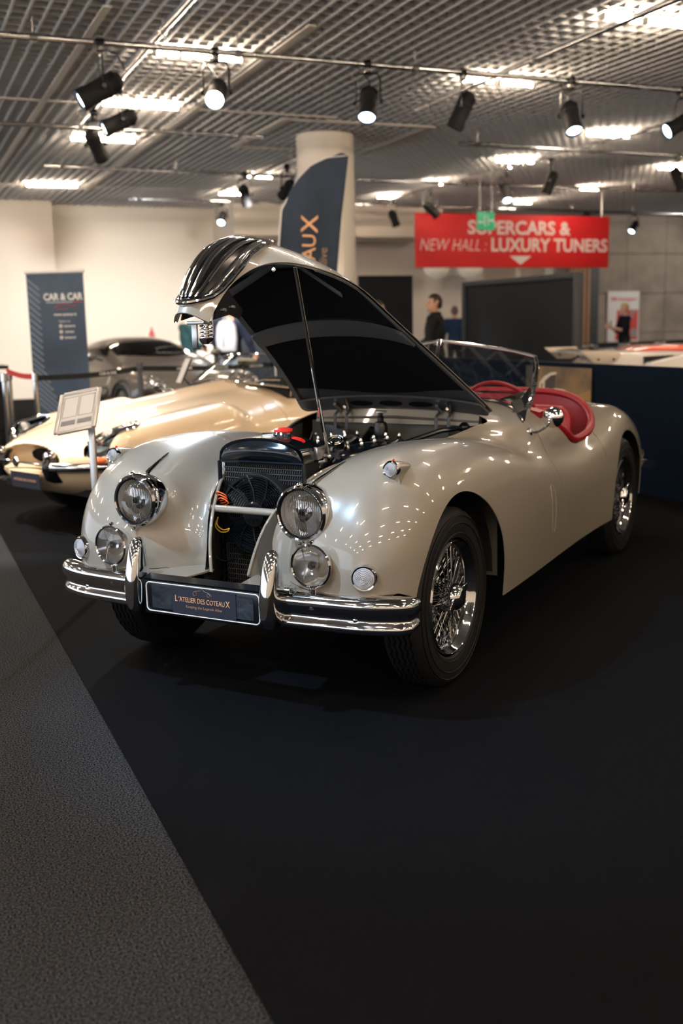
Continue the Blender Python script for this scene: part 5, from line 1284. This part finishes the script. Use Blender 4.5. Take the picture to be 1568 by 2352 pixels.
# roll-up banner
ru = empty('roll_up_banner', (1.66, 11.62, 0), -FH-.40+.26); tag(ru, 'tall blue roll-up banner reading CAR & CAR at left', 'banner')
M_ru = noise_mat(mat('blue_banner_film', (.05, .085, .135), .5), 1.3, (.022, .042, .075), (.055, .095, .15), 2)
b = MB(); b.box((0, 0, 1.02), (.625, .006, 1.93)); b.obj('banner_film', M_ru, ru, flat=True)
b = MB(); b.tube([(-.325, 0, 1.995), (.325, 0, 1.995)], .018, 10); b.obj('top_rail', 'white', ru)
b = MB(); b.box((0, 0, .035), (.66, .12, .07)); b.obj('base_cassette', 'steel', ru, bevel=.012)
M_str = mat('pale_blue_stripe', (.16, .20, .26), .5); b = MB()
for k in range(22):
    z = 1.93-k*.068; x1 = -.17 if k < 13 else -.17+.03*(k-12); 
    if z-.1-(x1+.31)*.9 > .1: b.box(((-.31+x1)/2, -.0045, z-.06), ((x1+.31)*1.18, .001, .020), Matrix.Rotation(.72, 3, 'Y'))
b.obj('diagonal_stripes', M_str, ru, flat=True)
UF = lambda x, z: face((x, -.0045, z), (1, 0, 0), (0, 0, 1))
text('lettering', 'CAR & CAR', .092, 'white', ru, UF(.078, 1.735), .003, width=.43, height=.075)
b = MB(); b.box((.09, -.0045, 1.682), (.40, .001, .006)); b.obj('underline', 'white', ru, flat=True)
b = MB(); b.box((.235, -.0047, 1.682), (.11, .001, .006)); b.obj('underline', 'red', ru, flat=True)
M_dr = mat('dull_red_print', (.34, .05, .08), .5); b = MB(); b.tube([(-.02, -.005, 1.63), (.03, -.005, 1.655), (.09, -.005, 1.665), (.15, -.005, 1.648), (.22, -.005, 1.635)], .006, 5); b.tube([(.0, -.005, 1.61), (.06, -.005, 1.612), (.12, -.005, 1.61)], .004, 5); b.obj('car_drawing', M_dr, ru, flat=True)
text('lettering', 'www.carecar.it', .048, 'white', ru, UF(.09, 1.555), .001, width=.25); text('lettering', 'Seguici su:', .032, M_pale_letter, ru, UF(.08, 1.485), .0, width=.13)
for z, s_ in ((1.435, 'carecar.it'), (1.375, 'carecar'), (1.315, 'carecar.it')):
    text('lettering', s_, .040, 'white', ru, UF(.13, z), .001, width=.125 if '.' in s_ else .10); b = MB(); b.lathe([(.019, 0), (.019, .001), (0, .001)], UF(.035, z), 14); b.obj('round_icon', M_pale_letter, ru, flat=True)
# sign stand between the two cars
ss = empty('sign_stand', (.93, 5.56, 0), -FH-.15); tag(ss, 'silver sign stand with a tilted framed sheet between the two classic cars', 'sign stand')
b = MB(); b.box((0, 0, .48), (.034, .022, .95)); b.obj('post', 'steel', ss, bevel=.003)
b = MB(); b.lathe([(.11, 0), (.11, .012), (.03, .016), (.03, .03)], None, 32); b.obj('base_disc', 'matt_black', ss)
HM = Matrix.Translation((-.055, -.03, .985)) @ Matrix.Rotation(-.18, 4, 'Y') @ Matrix.Rotation(.75, 4, 'X')
M_frame = mat('pale_silver_frame', (.60, .60, .61), .35, .3)
b = MB()
for x in (-.105, .105): b.box((x, 0, 0), (.022, .275, .014))
for y in (-.135, .135): b.box((0, y, 0), (.19, .022, .014))
fr_ = b.obj('sign_frame', M_frame, ss, HM, bevel=.002)
b = MB(); b.box((0, 0, -.002), (.20, .26, .004)); sh = b.obj('sheet', 'white', ss, HM, flat=True)
M_gp = mat('grey_print', (.25, .25, .28), .5); b = MB()
for x in (-.045, .045):
    for (cx, cz) in ((x, .035),): b.tube([(cx+.040*u, cz+.07*v, .002) for u, v in ((-1, -1), (1, -1), (1, 1), (-1, 1))], .0012, 4, closed=True)
b.obj('printed_box', M_gp, ss, HM, flat=True)
b = MB()
for x in (-.045, .045): b.box((x, -.075, .001), (.078, .032, .0015))
b.obj('printed_button', M_gp, ss, HM, bevel=.0005)
# stanchions with belts
def stanchion(x, y, label, m='chrome', h=1.0, group=None):
    t = empty('stanchion', (x, y, .006)); tag(t, label, 'stanchion', group)
    b = MB(); b.lathe([(.125, 0), (.125, .012), (.06, .03), (.03, .04)], None, 28); b.obj('base', m, t)
    b = MB(); b.lathe([(.025, .035), (.025, h-.08)], None, 16); b.obj('post', m, t)
    b = MB(); b.lathe([(.025, h-.08), (.034, h-.075), (.034, h-.005), (.028, h), (0, h+.002)], None, 18); b.obj('belt_head', m, t); return t
stanchion(.97, 10.44, 'chrome barrier post at the left edge of the picture'); stanchion(1.05, 10.85, 'chrome barrier post second from the left edge'); stanchion(1.24, 10.35, 'chrome barrier post nearest the roll-up banner, third from the left edge')
stanchion(2.27, 10.54, 'dark grey barrier post in front of the dark coupe', 'dark_metal', 1.06)
M_belt = mat('black_belt', (.006, .007, .009), .8); M_rbelt = mat('red_belt', (.55, .06, .06), .7); M_bbelt = mat('blue_belt', (.03, .08, .15), .7)
def belt(p, q, m, label, words=(), h=.05, sag=.02, size=.034):
    t = empty('barrier_belt', p); tag(t, label, 'belt'); d = Vector(q)-Vector(p); L = d.length; u = d.normalized()
    b = MB(); n = 12; b.loft([[tuple(d*(k/n)+Vector((0, 0, -sag*math.sin(PI*k/n)+s_))) for s_ in (-h/2, h/2)] for k in range(n+1)], caps=False, closed=False)
    o = b.obj('webbing', m, t, flat=True); md = o.modifiers.new('t', 'SOLIDIFY'); md.thickness = .002; md.offset = 0
    nrm = Vector((u.y, -u.x, 0))
    for f, s_ in words: text('lettering', s_, size, 'white', t, face(d*f+nrm*.004+Vector((0, 0, -sag*math.sin(PI*f))), u, (0, 0, 1)), .001)
    return t
belt((.99, 10.43, 1.03), (1.24, 10.35, .97), M_rbelt, 'red belt sagging between the chrome posts at left')
belt((1.26, 10.35, .955), (2.25, 10.53, 1.0), M_belt, 'black lettered belt crossing in front of the blue roll-up banner', ((.69, 'CAR & CAR'),))
belt((2.29, 10.54, 1.0), (4.4, 11.1, 1.0), M_belt, 'black lettered belt running right from the dark grey post', ((.22, 'CAR & CAR'), (.42, 'CAR & CAR'), (.62, 'CAR & CAR')), sag=.03)
stanchion(4.42, 11.1, 'dark barrier post hidden behind the raised bonnet', 'dark_metal', 1.06)
belt((9.2, 13.4, .99), (13.4, 13.9, 1.03), M_belt, 'black lettered belt far right above the white race car', [(.12+.18*k, 'CAR & CAR') for k in range(5)], .07, .02, .05)
belt((8.62, 11.74, .975), (11.9, 12.3, 1.03), M_bbelt, 'blue lettered belt at right in front of the black one', [(.05+.22*k, 'CAR & CAR') for k in range(4)], .07, .02, .055)
for x, y, l in ((9.2, 13.4, 'dark belt post beside the charcoal panel edge'), (13.42, 13.9, 'dark belt post beyond the right edge of the picture'), (8.60, 11.72, 'dark belt post at the near corner of the charcoal panel'), (11.92, 12.3, 'dark belt post just right of the picture')): stanchion(x, y, l, 'dark_metal', 1.05)
# poster on the concrete wall
po = empty('wall_poster', (17.47, 22.70, 1.42)); tag(po, 'white and red poster on the concrete wall behind the blond person', 'poster')
b = MB(); b.box((0, 0, 0), (.98, .02, 1.28)); b.obj('poster_sheet', 'white', po, flat=True)
M_pr = mat('poster_red', (.62, .07, .07), .5); M_pg = mat('poster_grey', (.30, .30, .33), .5)
PF = lambda x, z, o=0: face((x, -.0105-o, z), (1, 0, 0), (0, 0, 1))
b = MB(); b.prism([(-.25, -.6), (.46, -.6), (.46, .17), (-.2, .17)], .001, PF(0, 0)); b.obj('poster_print', M_pr, po, flat=True)
for x, z, w, h in ((.2, .0, .18, .1), (.05, -.2, .22, .1), (.34, -.42, .2, .2), (-.08, .08, .12, .06), (.3, .12, .2, .06)):
    b = MB(); b.box((x, -.013, z), (w, .001, h)); b.obj('poster_detail', M_pg, po, flat=True)
text('lettering', 'RM Autosport', .13, M_pr, po, PF(.0, .44, .001), .003, width=.80)
# round pale lamps behind the banner
for x, l in ((12.0, 'round pale globe lamp under the red banner, left one'), (12.9, 'round pale globe lamp under the red banner, right one')):
    t = empty('globe_lamp', (x, 22.6, 2.62)); tag(t, l, 'lamp')
    b = MB(); b.ball((0, 0, 0), (.30, .30, .22), 24); b.obj('globe', mat('warm_globe', (.8, .75, .66), .4, emit=(1, .85, .65), estr=.15), t); b = MB(); b.tube([(0, 0, .2), (0, 0, 1.5)], .01, 6); b.obj('cord', 'black', t)
# table with a box and things at the far left
tb = empty('side_table', (.55, 12.6, 0)); tag(tb, 'black table at the far left edge behind the chrome posts', 'table')
b = MB(); b.box((0, 0, 1.0), (1.3, .5, .04)); b.obj('table_top', 'black', tb, bevel=.005); b = MB(); b.box((0, .02, .62), (1.2, .4, .6)); b.obj('table_front', 'matt_black', tb, flat=True)
for x in (-.55, .55):
    b = MB(); b.box((x, 0, .16), (.05, .4, .32)); b.obj('leg', 'black', tb, flat=True)
b = MB(); b.box((0, 0, 0), (.16, .03, .13)); o = b.obj('orange_box', mat('orange_card', (.75, .33, .05), .5), None, Matrix.Translation((.93, 12.55, 1.087)), bevel=.003); tag(o, 'small orange picture box standing on the black table at left', 'box')
b = MB(); b.box((0, 0, 0), (.22, .16, .07)); o = b.obj('blue_book', mat('blue_card', (.03, .08, .20), .5), None, Matrix.Translation((.62, 12.45, 1.057)), bevel=.003); tag(o, 'blue box lying on the black table at left', 'box')
# red bottle and small red box on a ledge at the beige wall
ld = empty('ledge', (5.2, 21.9, 0)); tag(ld, 'low pale ledge along the beige wall behind the coupe', 'ledge'); b = MB(); b.box((0, 0, .55), (2.6, .4, 1.1)); b.obj('ledge_block', M_wall, ld, flat=True)
b = MB(); b.lathe([(0, 0), (.06, 0), (.062, .14), (.045, .2), (.022, .24), (.022, .30), (0, .302)], None, 18); o = b.obj('red_bottle', mat('red_can', (.35, .03, .03), .3), None, Matrix.Translation((5.0, 21.85, 1.10))); tag(o, 'red bottle on the ledge above the dark coupe', 'bottle')
b = MB(); b.box((0, 0, .05), (.22, .12, .10)); o = b.obj('red_box', mat('dark_red_card', (.22, .02, .02), .5), None, Matrix.Translation((4.72, 21.85, 1.10)), bevel=.004); tag(o, 'small dark red box left of the red bottle', 'box')
# white and orange race car beyond the low partition
RC = empty('race_car', (6.35, 8.72, .006), -.38); tag(RC, 'white and orange race car with a rear wing, behind the navy partition at right', 'car')
M_rw = mat('race_white', (.72, .68, .62), .3, coat=1.); M_ro = mat('race_orange', (.75, .07, .02), .35, coat=1.); M_rbg = mat('race_beige', (.56, .47, .37), .4)
SD = lambda y: face((0, y, 0), (1, 0, 0), (0, 0, 1))
def prism_y(name, poly, y0, y1, m, bev=.01, par=RC): b = MB(); b.prism(poly, y1-y0, face((0, y1, 0), (1, 0, 0), (0, 0, 1))); return b.obj(name, m, par, bevel=bev)
prism_y('body_shell', [(-.1, .14), (2.9, .14), (2.9, .70), (1.7, 1.02), (.85, 1.05), (.35, 1.045), (.12, .90), (-.1, .5)], .30, 1.45, M_rw, .03)
prism_y('side_pod', [(.50, .16), (2.7, .16), (2.7, .80), (1.5, 1.05), (1.05, 1.045), (.60, .945), (.50, .80)], .02, .24, M_rw, .015)
prism_y('dark_gap_fill', [(.62, .70), (1.5, .70), (1.5, 1.03), (.60, 1.0)], .24, .31, 'matt_black', 0)  # black box standing in for the shade in the gap behind the pod
prism_y('roof_panel', [(.55, 1.05), (1.6, 1.045), (1.4, 1.10), (.75, 1.10)], .42, 1.32, M_ro, .01)
for y in (-.02, 1.68):
    e = empty('wing_endplate', parent=RC)
    prism_y('plate', [(-.12, 1.075), (.25, 1.075), (.285, 1.035), (.24, .965), (.18, .945), (.03, .945)], y, y+.02, M_rbg, .004, e)
    for x in (.06, .21):
        b = MB(); b.lathe([(.012, 0), (.010, .006), (0, .007)], face((x, y, .99), (1, 0, 0), (0, 0, 1)), 10); b.obj('bolt', 'black', e)
b = MB(); b.loft([[(x0+.30*t_, y, 1.03+.03*t_+.02*math.sin(PI*t_)*k_) for k_, t_ in ((1, 0), (1, .3), (1, .7), (1, 1), (-1, .7), (-1, .3))] for x0, y in ((-.08, .0), (-.08, 1.68))]); b.obj('wing_blade', M_rw, RC)
for x in (.35, 2.6):
    for y in (.18, 1.52): 
        t = empty('wheel', (x, y, .31), parent=RC); b = MB(); b.lathe([(.18, -.12), (.29, -.13), (.31, -.10), (.31, .10), (.29, .13), (.18, .12)], axis_to((0, 1, 0)), 32); b.obj('tyre', 'rubber', t); b = MB(); b.lathe([(.18, -.11), (.05, -.06), (0, -.06)], axis_to((0, 1, 0)), 24); b.lathe([(.18, .11), (.05, .06), (0, .06)], axis_to((0, 1, 0)), 24); b.obj('rim', 'steel', t)
